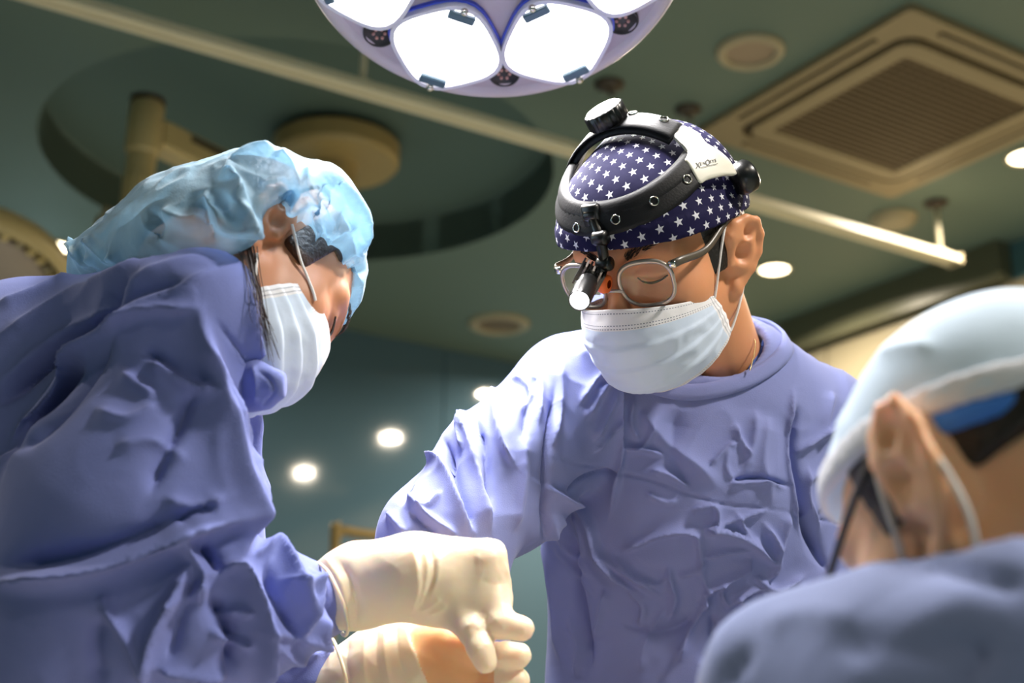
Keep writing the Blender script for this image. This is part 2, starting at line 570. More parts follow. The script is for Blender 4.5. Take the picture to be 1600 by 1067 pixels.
# ceiling with the round recess
RC = np.array([-.70, 4.04]); RR = .83; RD = .15
def ceiling():
    corners = [UV(U0, V0, 0), UV(U1, V0, 0), UV(U1, V1, 0), UV(U0, V1, 0)]
    ang = list(np.linspace(0, 2*np.pi, 72, endpoint=False))
    for c in corners: ang.append(math.atan2(c[1]-RC[1], c[0]-RC[0]) % (2*math.pi))
    ang = sorted(ang)
    inn, out = [], []
    for a in ang:
        d = np.array([math.cos(a), math.sin(a)])
        inn.append([RC[0]+RR*d[0], RC[1]+RR*d[1], ZC])
        best = 1e9
        du, dv = d@U[:2], d@Vv[:2]; cu, cv = RC@U[:2], RC@Vv[:2]
        for t in ((U1-cu)/du if du > 1e-9 else 1e9, (U0-cu)/du if du < -1e-9 else 1e9, (V1-cv)/dv if dv > 1e-9 else 1e9, (V0-cv)/dv if dv < -1e-9 else 1e9):
            best = min(best, t)
        out.append([RC[0]+best*d[0], RC[1]+best*d[1], ZC])
    n = len(ang)
    V = np.array(inn+out); Fc = []
    for k in range(n):
        l = (k+1) % n
        Fc.append([k, l, n+l, n+k])
    Vt = V+np.array([0, 0, .25]); f2 = [[i+2*n for i in q[::-1]] for q in Fc]
    side = [[n+k, n+(k+1) % n, 3*n+(k+1) % n, 3*n+k] for k in range(n)]
    ins = [[k, (k+1) % n, 2*n+(k+1) % n, 2*n+k][::-1] for k in range(n)]
    return np.concatenate([V, Vt]), Fc+f2+side+ins
V, Fc = ceiling()
cl = tag(mk('ceiling', V, Fc, m_ceil, smooth=False), kind='structure')
V, Fc = lathe([(RR+.0, ZC+.001), (RR, ZC+RD), (RR-.015, ZC+RD+.01), (0, ZC+RD+.01)], (RC[0], RC[1], 0), seg=72)
mk('ceiling_recess', V, Fc, m_recess, cl)

# ---------------------------------------------------------------- downlights
WARM = (1.0, .87, .68)
def downlight(name, u, v, label, r=.056, power=LIGHT['down'], col=WARM, group=None):
    p = UV(u, v, ZC)
    e = empty(name, p-np.array([0, 0, .012]), label, 'ceiling light', group)
    V, Fc = lathe([(r, 0), (r*1.02, -.006), (r*1.2, -.006), (r*1.22, 0), (r, 0)], p, seg=40)
    mk('trim_ring', V, Fc, m_plast, e)
    V, Fc = lathe([(0, -.004), (r*.6, -.006), (r, -.003), (r, -.0005), (0, -.0005)], p, seg=40)
    mk('diffuser', V, Fc, m_lampon, e)
    area_light('lamp_light', p-np.array([0, 0, .02]), p-np.array([0, 0, 1]), power, r*1.6, col, 165, e)
    return e
downlight('downlight', 3.452, 3.604, "round ceiling light glowing just beside the bespectacled surgeon's ear", power=38)
downlight('downlight', 3.43, 2.42, 'round ceiling light glowing at the right edge below the air conditioner', power=38)
downlight('downlight', 1.045, 4.95, 'round ceiling light glowing at the far left behind the bouffant cap')
downlight('downlight', 3.43, 4.72, 'round ceiling light hidden behind the star-capped surgeon, mirrored in the teal wall')
def uvof(x, y): return (x*U[0]+y*U[1], x*Vv[0]+y*Vv[1])
downlight('downlight', *uvof(1.5, .36), 'added key light, a large round ceiling fixture above the right foreground, outside the frame', r=.17, power=LIGHT['key'], col=(1, .93, .84))  # unseen key light, added to brighten the surgeon's chest and assistant's cap
for (u, v, lab) in ((3.43, 1.3, 'ceiling light right of the frame near the beige wall'), (.2, -1.2, 'added fill light overhead behind the camera'),
               (-1.2, 2.2, 'added fill light overhead to the left of the frame')):  # rear and left lamps are unseen, added as fill for the room
    downlight('downlight', u, v, lab, power=LIGHT['wash'] if v < 0 else LIGHT['down'])

# ---------------------------------------------------------------- ceiling fittings
def speaker(px, py, r, label, dark):
    p = onz(px, py, ZC)
    e = empty('ceiling_speaker', p-Zv*.02, label, 'speaker')
    V, Fc = lathe([(r, 0), (r, -.008), (r*.93, -.016), (r*.74, -.016), (r*.7, -.006), (r*.7, 0)], p, seg=48)
    mk('rim', V, Fc, m_plast, e)
    V, Fc = lathe([(r*.71, -.005), (r*.35, -.007), (0, -.007)], p, seg=48)
    mk('speaker_grille', V, Fc, dark, e)
m_spk = mat('speaker_mesh', srgb(120, 104, 84), .7, bump=.6, bscale=260)
m_rose = mat('speaker_rose', srgb(168, 146, 124), .6, bump=.4, bscale=260)
speaker(1172, 78, .094, 'round ceiling speaker between the surgical lamp and the air conditioner', m_rose)
speaker(780, 505, .135, 'round ceiling fixture by the teal wall beyond the two surgeons', m_spk)
def cover(px, py, r, label):
    p = onz(px, py, ZC)
    e = empty('smoke_detector', p-Zv*.03, label, 'detector')
    V, Fc = lathe([(r, 0), (r, -.008), (r*.94, -.014), (r*.9, -.014)], p, seg=40); mk('base', V, Fc, m_plast, e)
    V, Fc = lathe([(r*.9, -.012), (r*.82, -.026), (r*.5, -.031), (0, -.032)], p, seg=40); mk('cover', V, Fc, m_plast, e)
cover(1396, 340, .083, 'round cream cap on the ceiling below the air conditioner')
def flange(px, py, r, label):
    p = onz(px, py, ZC)
    e = empty('ceiling_hook', p-Zv*.03, label, 'ceiling hook', None)
    V, Fc = lathe([(r, 0), (r, -.006), (r*.55, -.018), (r*.3, -.02), (0, -.02)], p, seg=32); mk('plate', V, Fc, m_darkmet, e)
    V, Fc = tube([p-Zv*.018, p-Zv*.03, p-Zv*.036+U*.008, p-Zv*.03+U*.016], .004); mk('hook', V, Fc, m_darkmet, e)
flange(952, 131, .044, 'dark round plate on the ceiling just under the surgical lamp rim')
flange(1075, 170, .040, 'dark round plate on the ceiling touching the black head strap')

# ---------------------------------------------------------------- curtain rail on hangers
zr = ZC-.20
A = onz(90, 0, zr); B = onz(1491, 407, zr)
d = nrm(B-A); A = A-d*1.1
e = empty('curtain_rail', (A+B)/2, 'long pale metal rail hung under the ceiling from corner to corner', 'rail')
side = np.cross(Zv, d)
prof = [(-.030, -.012), (-.014, -.012), (-.014, -.004), (.014, -.004), (.014, -.012), (.030, -.012), (.030, .010), (.022, .016), (.010, .016), (.006, .012), (-.006, .012), (-.010, .016), (-.022, .016), (-.030, .010)]
V, Fc = prism(prof, A, side, Zv, d, 0, np.linalg.norm(B-A)); mk('rail_profile', V, Fc, m_alu, e, smooth=False)
V, Fc = boxm(B+d*.004, side, Zv, d, .033, .019, .006, .003); mk('end_cap', V, Fc, m_plast, e, smooth=False)
for (px, py, s) in ((1482, 396, 0), (571, 133, 0)):
    q = A+d*np.dot(onz(px, py, zr)-A, d)
    V, Fc = tube([q+Zv*.01, q+Zv*.19], .009, 12); hg = mk('hanger', V, Fc, m_alu, e)
    V, Fc = lathe([(.042, .2), (.042, .194), (.02, .18), (.011, .178)], q, seg=28); mk('flange', V, Fc, m_darkmet, hg)
    V, Fc = boxm(q+Zv*.018, side, Zv, d, .016, .008, .02, .003); mk('clamp', V, Fc, m_alu, hg, smooth=False)

# ---------------------------------------------------------------- cassette air conditioner
def aircon():
    c = UV(2.444+.41, 2.865-.43, ZC); c = UV(2.862, 2.43, ZC)
    S = .425
    e = empty('air_conditioner', c-Zv*.03, 'large square beige ceiling cassette air conditioner with a brown grille', 'air conditioner')
    P = rrect(S, S, .02, 6); I = rrect(.345, .345, .06, 6)
    V, Fc = frame_ring(P, I, c, U, Vv, -Zv, 0, .022); mk('panel_frame', V, Fc, m_acpl, e, smooth=False)
    I2 = rrect(.325, .325, .055, 6)
    # inner raised lid with the grille
    G = .262
    V, Fc = frame_ring(rrect(.322, .322, .055, 6), rrect(G, G, .01, 6), c, U, Vv, -Zv, -.002, .030); mk('centre_frame', V, Fc, m_acpl, e, smooth=False)
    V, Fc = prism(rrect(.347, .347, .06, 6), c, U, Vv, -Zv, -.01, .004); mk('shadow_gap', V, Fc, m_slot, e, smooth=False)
    for (a, b, sg) in ((U, Vv, 1), (U, Vv, -1), (Vv, U, 1), (Vv, U, -1)):
        V, Fc = boxm(c+b*sg*.384-Zv*.0225, a, b, Zv, .27, .010, .002); lv = mk('louver', V, Fc, m_slot, e, smooth=False)
        V, Fc = boxm(c+b*sg*.384-Zv*.0255, a, nrm(b-Zv*.4*sg), np.cross(a, nrm(b-Zv*.4*sg)), .265, .006, .0015); mk('flap', V, Fc, m_acpl, lv, smooth=False)
    V, Fc = boxm(c-Zv*.006, U, Vv, Zv, G, G, .003); mk('filter', V, Fc, m_grilleback, e, smooth=False)
    n = 21
    V, Fc = boxm(np.zeros(3), U, Vv, Zv, G, .0055, .006, .002)
    first = None
    for k in range(n):
        o = c+Vv*((k+.5)/n*2-1)*G-Zv*.021
        if first is None:
            first = mk('slat', V+o, Fc, m_grille, e, smooth=False)
            base = o
        else:
            s = first.copy(); COL.objects.link(s); s.location = (o-base); s.parent = e
    V, Fc = boxm(np.zeros(3), U, Vv, Zv, .003, G, .006, .001)
    first = None
    for k in range(1, 14):
        o = c+U*(k/14*2-1)*G-Zv*.015
        if first is None:
            first = mk('cross_bar', V+o, Fc, m_grille, e, smooth=False); base = o
        else:
            s = first.copy(); COL.objects.link(s); s.location = (o-base); s.parent = e
aircon()

# ---------------------------------------------------------------- ceiling mount with arm, post and satellite lamp
m_ivory = mat('ivory_enamel', srgb(206, 184, 132), .32, noise_amt=.03)
m_ivory2 = mat('ivory_drum', srgb(176, 152, 100), .4, noise_amt=.03)
D0 = onz(525, 250, 3.03); zt = ZC+RD+.01
za = 2.80
P0 = onz(226, 204, za)
e = empty('ceiling_lamp_mount', (D0[0], D0[1], za), 'cream round ceiling drum with horizontal arm and hanging post', 'lamp mount')
V, Fc = lathe([(.13, zt), (.13, zt-.02), (.205, zt-.022), (.215, zt-.03), (.213, zt-.085), (.20, zt-.10), (.075, zt-.104), (.07, zt-.115), (.07, za+.09), (.058, za+.08), (.058, za-.07), (.05, za-.08), (0, za-.08)], (D0[0], D0[1], 0), seg=56)
sharp(mk('drum', V, Fc, m_ivory2, e))
dd = nrm(P0-np.array([D0[0], D0[1], za])); sd = np.cross(Zv, dd); L = np.linalg.norm(P0[:2]-D0[:2])
V, Fc = boxm(P0-dd*L*.5, dd, sd, Zv, L*.5-.03, .042, .046, .012); arm = mk('arm', V, Fc, m_ivory, e, smooth=False)
V, Fc = boxm(P0-dd*.21+Zv*.022, dd, sd, Zv, .075, .0425, .012, .002); mk('marking_plate', V, Fc, m_darkmet, arm, smooth=False)
V, Fc = lathe([(.0, .085), (.044, .085), (.05, .075), (.05, -.065), (.046, -.075), (.041, -.08), (.041, -.145), (.046, -.15), (.046, -.34), (.04, -.35), (.0, -.35)], P0, seg=40)
po = sharp(mk('post', V, Fc, m_ivory, e))
V, Fc = lathe([(.047, .086), (.051, .086), (.051, .098), (.0, .098)], P0, seg=40); mk('post_cap', V, Fc, m_darkmet, po)
for s_, z_ in ((-.075, -.27), (-.09, -.3)):
    V, Fc = lathe([(.014, -.03), (.016, 0), (.012, .022), (0, .024)], P0+np.array([s_, -.02, z_]), seg=16); mk('knob', V, Fc, m_plast, po)

# satellite lamp at the far left
S0 = C(-72, 428, 3.55); S0 = c2w(S0)
e2 = empty('surgical_lamp', S0, 'smaller surgical lamp head partly cut off at the left edge, dark slots around its rim', 'surgical lamp')
nS = nrm((.10, -.22, -1.0))
xr = nrm(np.cross(nS, (0, 1, 0)))
V, Fc = lathe([(.0, -.14), (.08, -.14), (.2, -.10), (.285, -.045), (.305, -.01), (.31, .012), (.30, .03), (.285, .034), (.278, .02), (.262, .004)], S0, nS, 64); sharp(mk('housing', V, Fc, m_ivory, e2), 50)
V, Fc = lathe([(.264, .006), (.255, -.012), (.235, -.016), (.228, .0)], S0, nS, 64); mk('groove', V, Fc, m_slot, e2)
V, Fc = lathe([(.229, .0), (.222, .012), (.12, .020), (.0, .020)], S0, nS, 64); mk('lens_plate', V, Fc, mat('pink_lens', srgb(176, 160, 150), .25), e2)
m_glint = mat('slot_glint', srgb(235, 210, 150), .3)
yS = np.cross(nS, xr)
for k in range(36):
    a = 2*math.pi*k/36
    r_ = xr*math.cos(a)+yS*math.sin(a); t_ = np.cross(nS, r_)
    V, Fc = boxm(S0+r_*.245+nS*.004, r_, t_, nS, .011, .009, .012, .002); mk('rim_block', V, Fc, m_glint if k % 3 else m_plast, e2, smooth=False)
J = P0+Zv*-.345
V, Fc = tube(smooth_path([J+Zv*.05, J-Zv*.03, J-Zv*.10+(S0-J)*np.array([.25, .25, 0]), S0-nS*.16+Zv*.02, S0-nS*.13], 30), .02, 12); mk('support_arm', V, Fc, m_ivory, e2)

# ---------------------------------------------------------------- main surgical lamp
m_lampbody = mat('lamp_lilac', srgb(190, 176, 186), .38, noise_amt=.03)
m_lamprim = mat('lamp_rim', srgb(206, 194, 202), .35)
m_vent = mat('lamp_vent', srgb(40, 38, 40), .6)
m_dot = mat('vent_dot', srgb(200, 150, 140), .5)
m_clip = mat('lamp_clip', srgb(66, 92, 106), .4)
m_bezel = mat('pod_bezel', srgb(238, 236, 250), .2, spec=.6)
m_blue = mat('pod_blue_lip', srgb(70, 90, 215), .3)
m_lens = mat('pod_lens', srgb(255, 255, 255), .2, emit=(1, .98, 1, 1), emit_s=7)
LD = 1.42; LS = LD/1.66
LV = lambda V: CL+(np.asarray(V)-CL)*LS
CL = c2w(C(771, -97, LD))
SITE = c2w(C(760, 985, 1.17))
nL = nrm(nrm(SITE-CL)*.62+nrm(CAM-CL)*.38)
eL = empty('surgical_lamp', CL, 'large lilac surgical lamp with two glaring pods at the top centre', 'surgical lamp')
xL = nrm(_rt-nL*np.dot(_rt, nL)); yL = np.cross(nL, xL)
if np.dot(yL, _up) < 0: yL = -yL
RL = .245
V, Fc = lathe([(.0, -.11), (.06, -.11), (.15, -.085), (.21, -.05), (RL-.01, -.02), (RL, -.004), (RL, .008), (RL-.006, .016), (RL-.016, .018), (RL-.022, .012)], CL, nL, 96); mk('housing', LV(V), Fc, m_lamprim, eL)
V, Fc = lathe([(RL-.021, .013), (RL-.03, .008), (.06, .004), (.0, .004)], CL, nL, 96); mk('face_plate', LV(V), Fc, m_lampbody, eL)
for k in range(7):
    a = math.radians(-86.5+25.7+51.43*k)
    r_ = xL*math.cos(a)+yL*math.sin(a); t_ = np.cross(nL, r_)
    # lens outline: rounded, drawn in towards the lamp centre
    def outl(sc):
        P = []
        for q in np.linspace(0, 2*np.pi, 40, endpoint=False):
            cx, cy = math.cos(q), math.sin(q)
            ex = 3.2
            rr = 1/((abs(cx*.74+cy*.67)**ex+abs(-cx*.67+cy*.74)**ex)**(1/ex))
            P.append((rr*cx*.0575*sc, rr*cy*.0630*sc))
        return P
    pc = CL+r_*.166+nL*.004
    V, Fc = frame_ring(outl(1.085), outl(1.0), pc, r_, t_, nL, .0, .018); bz = mk('pod_bezel', LV(V), Fc, m_bezel, eL, smooth=False)
    V, Fc = frame_ring(outl(1.125), outl(1.085), pc, r_, t_, nL, .0, .008); mk('lip', LV(V), Fc, m_blue, bz, smooth=False)
    V, Fc = prism(outl(1.0), pc, r_, t_, nL, .004, .012); mk('lens', LV(V), Fc, m_lens, bz, smooth=False)
    for s_ in (1, -1):
        dgl = r_*s_
        V, Fc = boxm(pc+dgl*.055+nL*.018, np.cross(nL, dgl), dgl, nL, .018, .006, .004, .0015); cl_ = mk('clip', LV(V), Fc, m_clip, bz, smooth=False)
        V, Fc = lathe([(.005, .012), (.005, .022), (.003, .025), (0, .025)], pc+dgl*.066, nL, 12); mk('screw', LV(V), Fc, m_chrome, bz)
    aim = SITE+np.array([(k-3)*.012, 0.0, 0])
    area_light('pod_light', LV(pc+nL*.03), aim, LIGHT['pod']/7, .085*LS, (1, .97, .95), 130, eL)
    a2 = a+math.radians(25.7); h_ = CL+(xL*math.cos(a2)+yL*math.sin(a2))*.203
    V, Fc = lathe([(.021, .004), (.021, .0125), (.019, .0135), (.0185, .0105), (0, .0105)], h_, nL, 28); vt = mk('vent', LV(V), Fc, m_vent, eL)
    for q in range(6):
        b = q*math.pi/3
        V, Fc = lathe([(.0022, .0105), (.0022, .0125), (0, .0125)], h_+(xL*math.cos(b)+yL*math.sin(b))*.0075, nL, 8); mk('vent_dot', LV(V), Fc, m_dot, vt)
# yoke stub at the upper left and the arm up to the ceiling
y0 = CL-xL*.257+yL*.05
V, Fc = tube([y0+xL*.03, y0-xL*.055], [.024, .026], 20); mk('yoke_joint', LV(V), Fc, m_ivory, eL)
V, Fc = lathe([(.0, 0), (.014, 0), (.014, .02), (.0, .022)], y0-xL*.055, -xL, 16); mk('joint_screw', LV(V), Fc, m_darkmet, eL)
top = np.array([CL[0]-.05, CL[1]+.55, ZC])
y0 = LV(y0)
V, Fc = tube(smooth_path([y0-xL*.02+yL*.01, y0-xL*.04+yL*.22-nL*.1, CL-nL*.35+yL*.3, top-Zv*.25], 36), .022, 14); mk('yoke', V, Fc, m_ivory, eL)
V, Fc = lathe([(.12, ZC), (.12, ZC-.03), (.04, ZC-.05), (.035, ZC-.3), (0, ZC-.3)], (top[0], top[1], 0), seg=32); mk('ceiling_plate', V, Fc, m_ivory, eL)

# ---------------------------------------------------------------- trolley frame by the back wall
m_tan = mat('tan_tube', srgb(150, 126, 74), .4, metal=.2)
tz = lambda x, y, dd: c2w(C(x, y, dd))
a0 = tz(524, 838, 4.3); b0 = tz(720, 815, 4.6)
fl = lambda p: np.array([p[0], p[1], .08])
eT = empty('equipment_trolley', np.array([(a0[0]+b0[0])/2, (a0[1]+b0[1])/2, 0]), 'tan tubular trolley frame by the teal wall behind the gloved hands', 'trolley')
hh = b0-a0; hh[2] = 0
up_z = a0[2]+.02
pth = smooth_path([fl(a0), np.array([a0[0], a0[1], up_z-.12]), np.array([a0[0], a0[1], up_z-.035]), a0+hh*.05+Zv*.02, a0+hh*.2+Zv*.02, a0+hh*.8+Zv*.02, a0+hh*.95+Zv*.02, np.array([b0[0], b0[1], up_z-.035]), np.array([b0[0], b0[1], up_z-.12]), fl(b0)], 90)
V, Fc = tube(pth, .016, 12); mk('tube_frame', V, Fc, m_tan, eT)
for zz in (.35, .9):
    V, Fc = boxm(a0*np.array([.5, .5, 0])+b0*np.array([.5, .5, 0])+Zv*zz, nrm(hh), np.cross(Zv, nrm(hh)), Zv, np.linalg.norm(hh)/2-.01, .18, .012, .004); mk('shelf', V, Fc, m_plast, eT, smooth=False)
for p in (a0, b0):
    for s_ in (-.16, .16):
        q = fl(p)+np.cross(Zv, nrm(hh))*s_; q[2] = .04
        V, Fc = lathe([(0, -.014), (.036, -.014), (.04, 0), (.036, .014), (0, .014)], q, nrm(hh), 20); mk('wheel', V, Fc, m_black, eT)
    V, Fc = boxm(fl(p), np.cross(Zv, nrm(hh)), nrm(hh), Zv, .18, .014, .012, .003); mk('foot_bar', V, Fc, m_tan, eT, smooth=False)
# unseen operating table, added with its pale drape to bounce lamp light upward
m_drape = mat('table_drape', srgb(226, 214, 200), .8, bump=.3, bscale=300)
TC = np.array([-.06, 1.03, 0])
eO = empty('operating_table', TC, 'small operating table under the gloved hands, unseen below the frame, with a pale drape added to bounce light', 'table')
V, Fc = boxm(TC+Zv*.84, U, Vv, Zv, .22, .16, .04, .02); mk('table_top', V, Fc, m_black, eO)
V, Fc = lathe([(.09, .0), (.09, .8)], TC, seg=24); mk('column', V, Fc, m_chrome, eO)
V, Fc = boxm(TC+Zv*.05, U, Vv, Zv, .2, .14, .05, .02); mk('base', V, Fc, m_plast, eO)
nu, nv = 60, 30
gx, gy = np.meshgrid(np.linspace(-1, 1, nu), np.linspace(-1, 1, nv), indexing='ij')
px_ = gx*.40; py_ = gy*.34
ox = np.maximum(np.abs(px_)-.23, 0); oy = np.maximum(np.abs(py_)-.17, 0)
gz = .885-(ox+oy)*1.0+.01*np.sin(gx*17)*oy*6+.006*noise(np.stack([px_*6, py_*6, gx*0], -1).reshape(-1, 3)).reshape(gx.shape)
X_ = np.sign(px_)*np.minimum(np.abs(px_), .235+ox*.08); Y_ = np.sign(py_)*np.minimum(np.abs(py_), .175+oy*.08)
V = TC+X_[..., None]*U+Y_[..., None]*Vv+gz[..., None]*Zv
I_ = np.arange(nu*nv).reshape(nu, nv)
Q = np.stack([I_[:-1, :-1], I_[1:, :-1], I_[1:, 1:], I_[:-1, 1:]], -1).reshape(-1, 4)
mk('drape', V.reshape(-1, 3), Q, m_drape, eO)
# ================================================================== people
m_skinA = mat('skin_surgeon', srgb(214, 148, 106), .48, noise_amt=.05, nscale=30, bump=.12, bscale=420, sub=.25, bdist=.0006)
m_skinB = mat('skin_nurse', srgb(186, 128, 94), .5, noise_amt=.04, nscale=25, bump=.08, bscale=420, sub=.25, bdist=.0006)
m_skinC = mat('skin_assistant', srgb(240, 188, 148), .5, noise_amt=.05, nscale=25, bump=.1, bscale=400, sub=.5, bdist=.0006)
m_hair = mat('black_hair', srgb(26, 21, 19), .45, noise_amt=.3, nscale=120, bump=.6, bscale=300)
m_hairb = mat('dark_brown_hair', srgb(54, 35, 26), .45, noise_amt=.3, nscale=120, bump=.6, bscale=300)
m_brow = mat('eyebrow', srgb(44, 32, 27), .7)
m_eye = mat('eye_dark', srgb(30, 20, 16), .15)
m_white = mat('eye_white', srgb(225, 220, 215), .2)

def cloth_mat(name, col, weave=900, noise_amt=.05, bump=.25, rough=.85, sheen=.15, wr=.35, crs=16):
    """woven cloth: thread bump plus a fine wrinkle bump"""
    m, nt, b = new_mat(name); L = nt.links
    b.inputs['Roughness'].default_value = rough
    b.inputs['Specular IOR Level'].default_value = .25
    b.inputs['Sheen Weight'].default_value = sheen
    b.inputs['Sheen Roughness'].default_value = .4
    tc = nt.nodes.new('ShaderNodeTexCoord')
    nz = nt.nodes.new('ShaderNodeTexNoise'); nz.inputs['Scale'].default_value = 14; nz.inputs['Detail'].default_value = 5
    L.new(tc.outputs['Object'], nz.inputs['Vector'])
    mr = nt.nodes.new('ShaderNodeMapRange'); mr.inputs[3].default_value = 1-noise_amt; mr.inputs[4].default_value = 1+noise_amt
    L.new(nz.outputs['Fac'], mr.inputs[0])
    mx = nt.nodes.new('ShaderNodeVectorMath'); mx.operation = 'SCALE'; mx.inputs[0].default_value = col[:3]
    L.new(mr.outputs[0], mx.inputs['Scale']); L.new(mx.outputs[0], b.inputs['Base Color'])
    wv = nt.nodes.new('ShaderNodeTexNoise'); wv.inputs['Scale'].default_value = weave; wv.inputs['Detail'].default_value = 1
    L.new(tc.outputs['Object'], wv.inputs['Vector'])
    w2 = nt.nodes.new('ShaderNodeTexNoise'); w2.noise_type = 'RIDGED_MULTIFRACTAL'; w2.inputs['Scale'].default_value = crs; w2.inputs['Detail'].default_value = 3; w2.inputs['Distortion'].default_value = 1.2; w2.inputs['Roughness'].default_value = .4
    L.new(tc.outputs['Object'], w2.inputs['Vector'])
    b1 = nt.nodes.new('ShaderNodeBump'); b1.inputs['Strength'].default_value = bump; b1.inputs['Distance'].default_value = .0008
    b2 = nt.nodes.new('ShaderNodeBump'); b2.inputs['Strength'].default_value = wr; b2.inputs['Distance'].default_value = .0035
    L.new(wv.outputs['Fac'], b1.inputs['Height']); L.new(w2.outputs['Fac'], b2.inputs['Height'])
    L.new(b2.outputs[0], b1.inputs['Normal']); L.new(b1.outputs[0], b.inputs['Normal'])
    return m
m_gown = cloth_mat('gown_blue_violet', srgb(126, 134, 186))
m_gownN = cloth_mat('gown_blue_violet_worn', srgb(116, 126, 186))
m_gownF = cloth_mat('gown_slate_blue', srgb(128, 140, 184), weave=500)
m_scrub = cloth_mat('scrub_navy', srgb(60, 84, 150))
m_shoe = mat('shoe_white', srgb(205, 205, 200), .5)

class Pose:
    """head frame: x = wearer's right, y = forward, z = up, in metres; to camera frame"""
    def __init__(s, right, fwd, t, scale=1.0):
        f = nrm(fwd); r = nrm(np.asarray(right)-f*np.dot(right, f)); u = np.cross(r, f)
        s.R = np.stack([r, f, u], 1); s.t = np.asarray(t, float); s.k = scale
    def __call__(s, p):
        return (np.asarray(p, float)*s.k) @ s.R.T + s.t
    def inv(s, c):
        return ((np.asarray(c, float)-s.t) @ s.R)/s.k

def head_field(fd, H, ears=(-1, 1), female=False):
    R, k = H.R, H.k
    P = lambda *p: H(p)
    E = lambda c, r, kk=.02, op='u', RR=None: fd.ell(P(*c), R if RR is None else RR, np.array(r)*k, kk*k, op)
    K = lambda a, b, ra, rb=None, kk=.02, op='u': fd.cap(P(*a), P(*b), ra*k, None if rb is None else rb*k, kk*k, op)
    E((0, -.008, .036), (.076, .097, getattr(H, 'cz', .090)))
    E((0, .038, -.025), (.060, .058, .080), .03)
    for s in (-1, 1):
        K((s*.052, .004, -.050), (s*.014, .072, -.090), .018, .016, .03)
        E((s*.044, .058, -.014), (.019, .021, .018), .028)
        K((s*.013, .086, .035), (s*.046, .070, .032), .011 if not female else .008, .010, .018)
        E((s*.033, .096, .016), (.019, .013, .012), .014, 's')
        E((s*.032, .0775, .0155), (.0150, .0125, .0115), .006)
        K((s*.018, .089, .015), (s*.046, .078, .014), .0022, .0018, .004)
        E((s*.0125, .100 if not female else .094, -.028), (.0085, .011, .0075), .008)
    E((0, .068, -.088), (.020, .020, .016), .025)
    nz = .112 if not female else .104
    K((0, .090, .024), (0, nz, -.022), .0075, .0110 if not female else .0095, .012)
    E((0, nz-.002, -.026), (.0105, .010, .009), .01)
    K((-.018, .088, -.060), (.018, .088, -.060), .0065, None, .01)
    K((-.016, .087, -.070), (.016, .087, -.070), .007, None, .01)
    for s in ears: ear_field(fd, H, s)

def ear_field(fd, H, s):
    k = H.k; R = H.R; g = getattr(H, 'eg', 1.10)
    # ear plane: leans back and stands off the head
    def Q(f, u, o):    # forward, up, outward in ear units (m)
        a = math.radians(-12)
        y = g*(f*math.cos(a)+u*math.sin(a)); z = g*(u*math.cos(a)-f*math.sin(a))
        return H((s*(.0735+o*g+max(0, -y)*.34), getattr(H, 'ey', .000)+y, getattr(H, 'ez', -.007)+z))
    C1 = [(.010, .006, .004), (.012, .020, .005), (.006, .030, .008), (-.006, .0335, .010), (-.017, .029, .011), (-.0225, .016, .010), (-.021, 0, .008), (-.015, -.013, .006), (-.008, -.022, .004)]
    for a, b in zip(C1[:-1], C1[1:]): fd.cap(Q(*a), Q(*b), .0040*k, None, .004*k)
    C2 = [(-.002, .024, .006), (-.011, .014, .007), (-.012, .002, .006), (-.007, -.009, .005)]
    for a, b in zip(C2[:-1], C2[1:]): fd.cap(Q(*a), Q(*b), .0032*k, None, .004*k)
    # back of the shell
    fd.cap(Q(-.003, .018, -.003), Q(-.007, -.006, -.004), .0165*k*g, .0135*k*g, .008*k)
    fd.cap(Q(-.012, .020, .003), Q(-.014, .0, .001), .0085*k*g, .0075*k*g, .006*k)
    fd.ell(Q(.001, .003, .0125), R, np.array((.0095, .0085, .010))*k*g, .004*k, 's'); fd.ell(Q(-.005, .020, .0125), R, np.array((.006, .0065, .006))*k*g, .003*k, 's')
    fd.ell(Q(-.001, -.0275, .001), R, np.array((.0055, .0085, .0095))*k, .007*k)
    fd.cap(Q(.011, .002, .0), Q(.011, -.005, .002), .0045*k, .004*k, .006*k)

def cmesh(name, fd, m, parent, h=None, relax=2):
    V, Q = fd.mesh(relax)
    return mk(name, c2w(V), Q, m, parent)

def ctube(name, pts, r, m, parent, n=40, seg=8, closed=False):
    P = smooth_path(pts, n, closed)
    V, Fc = tube(c2w(P), r, seg, closed)
    return mk(name, V, Fc, m, parent)

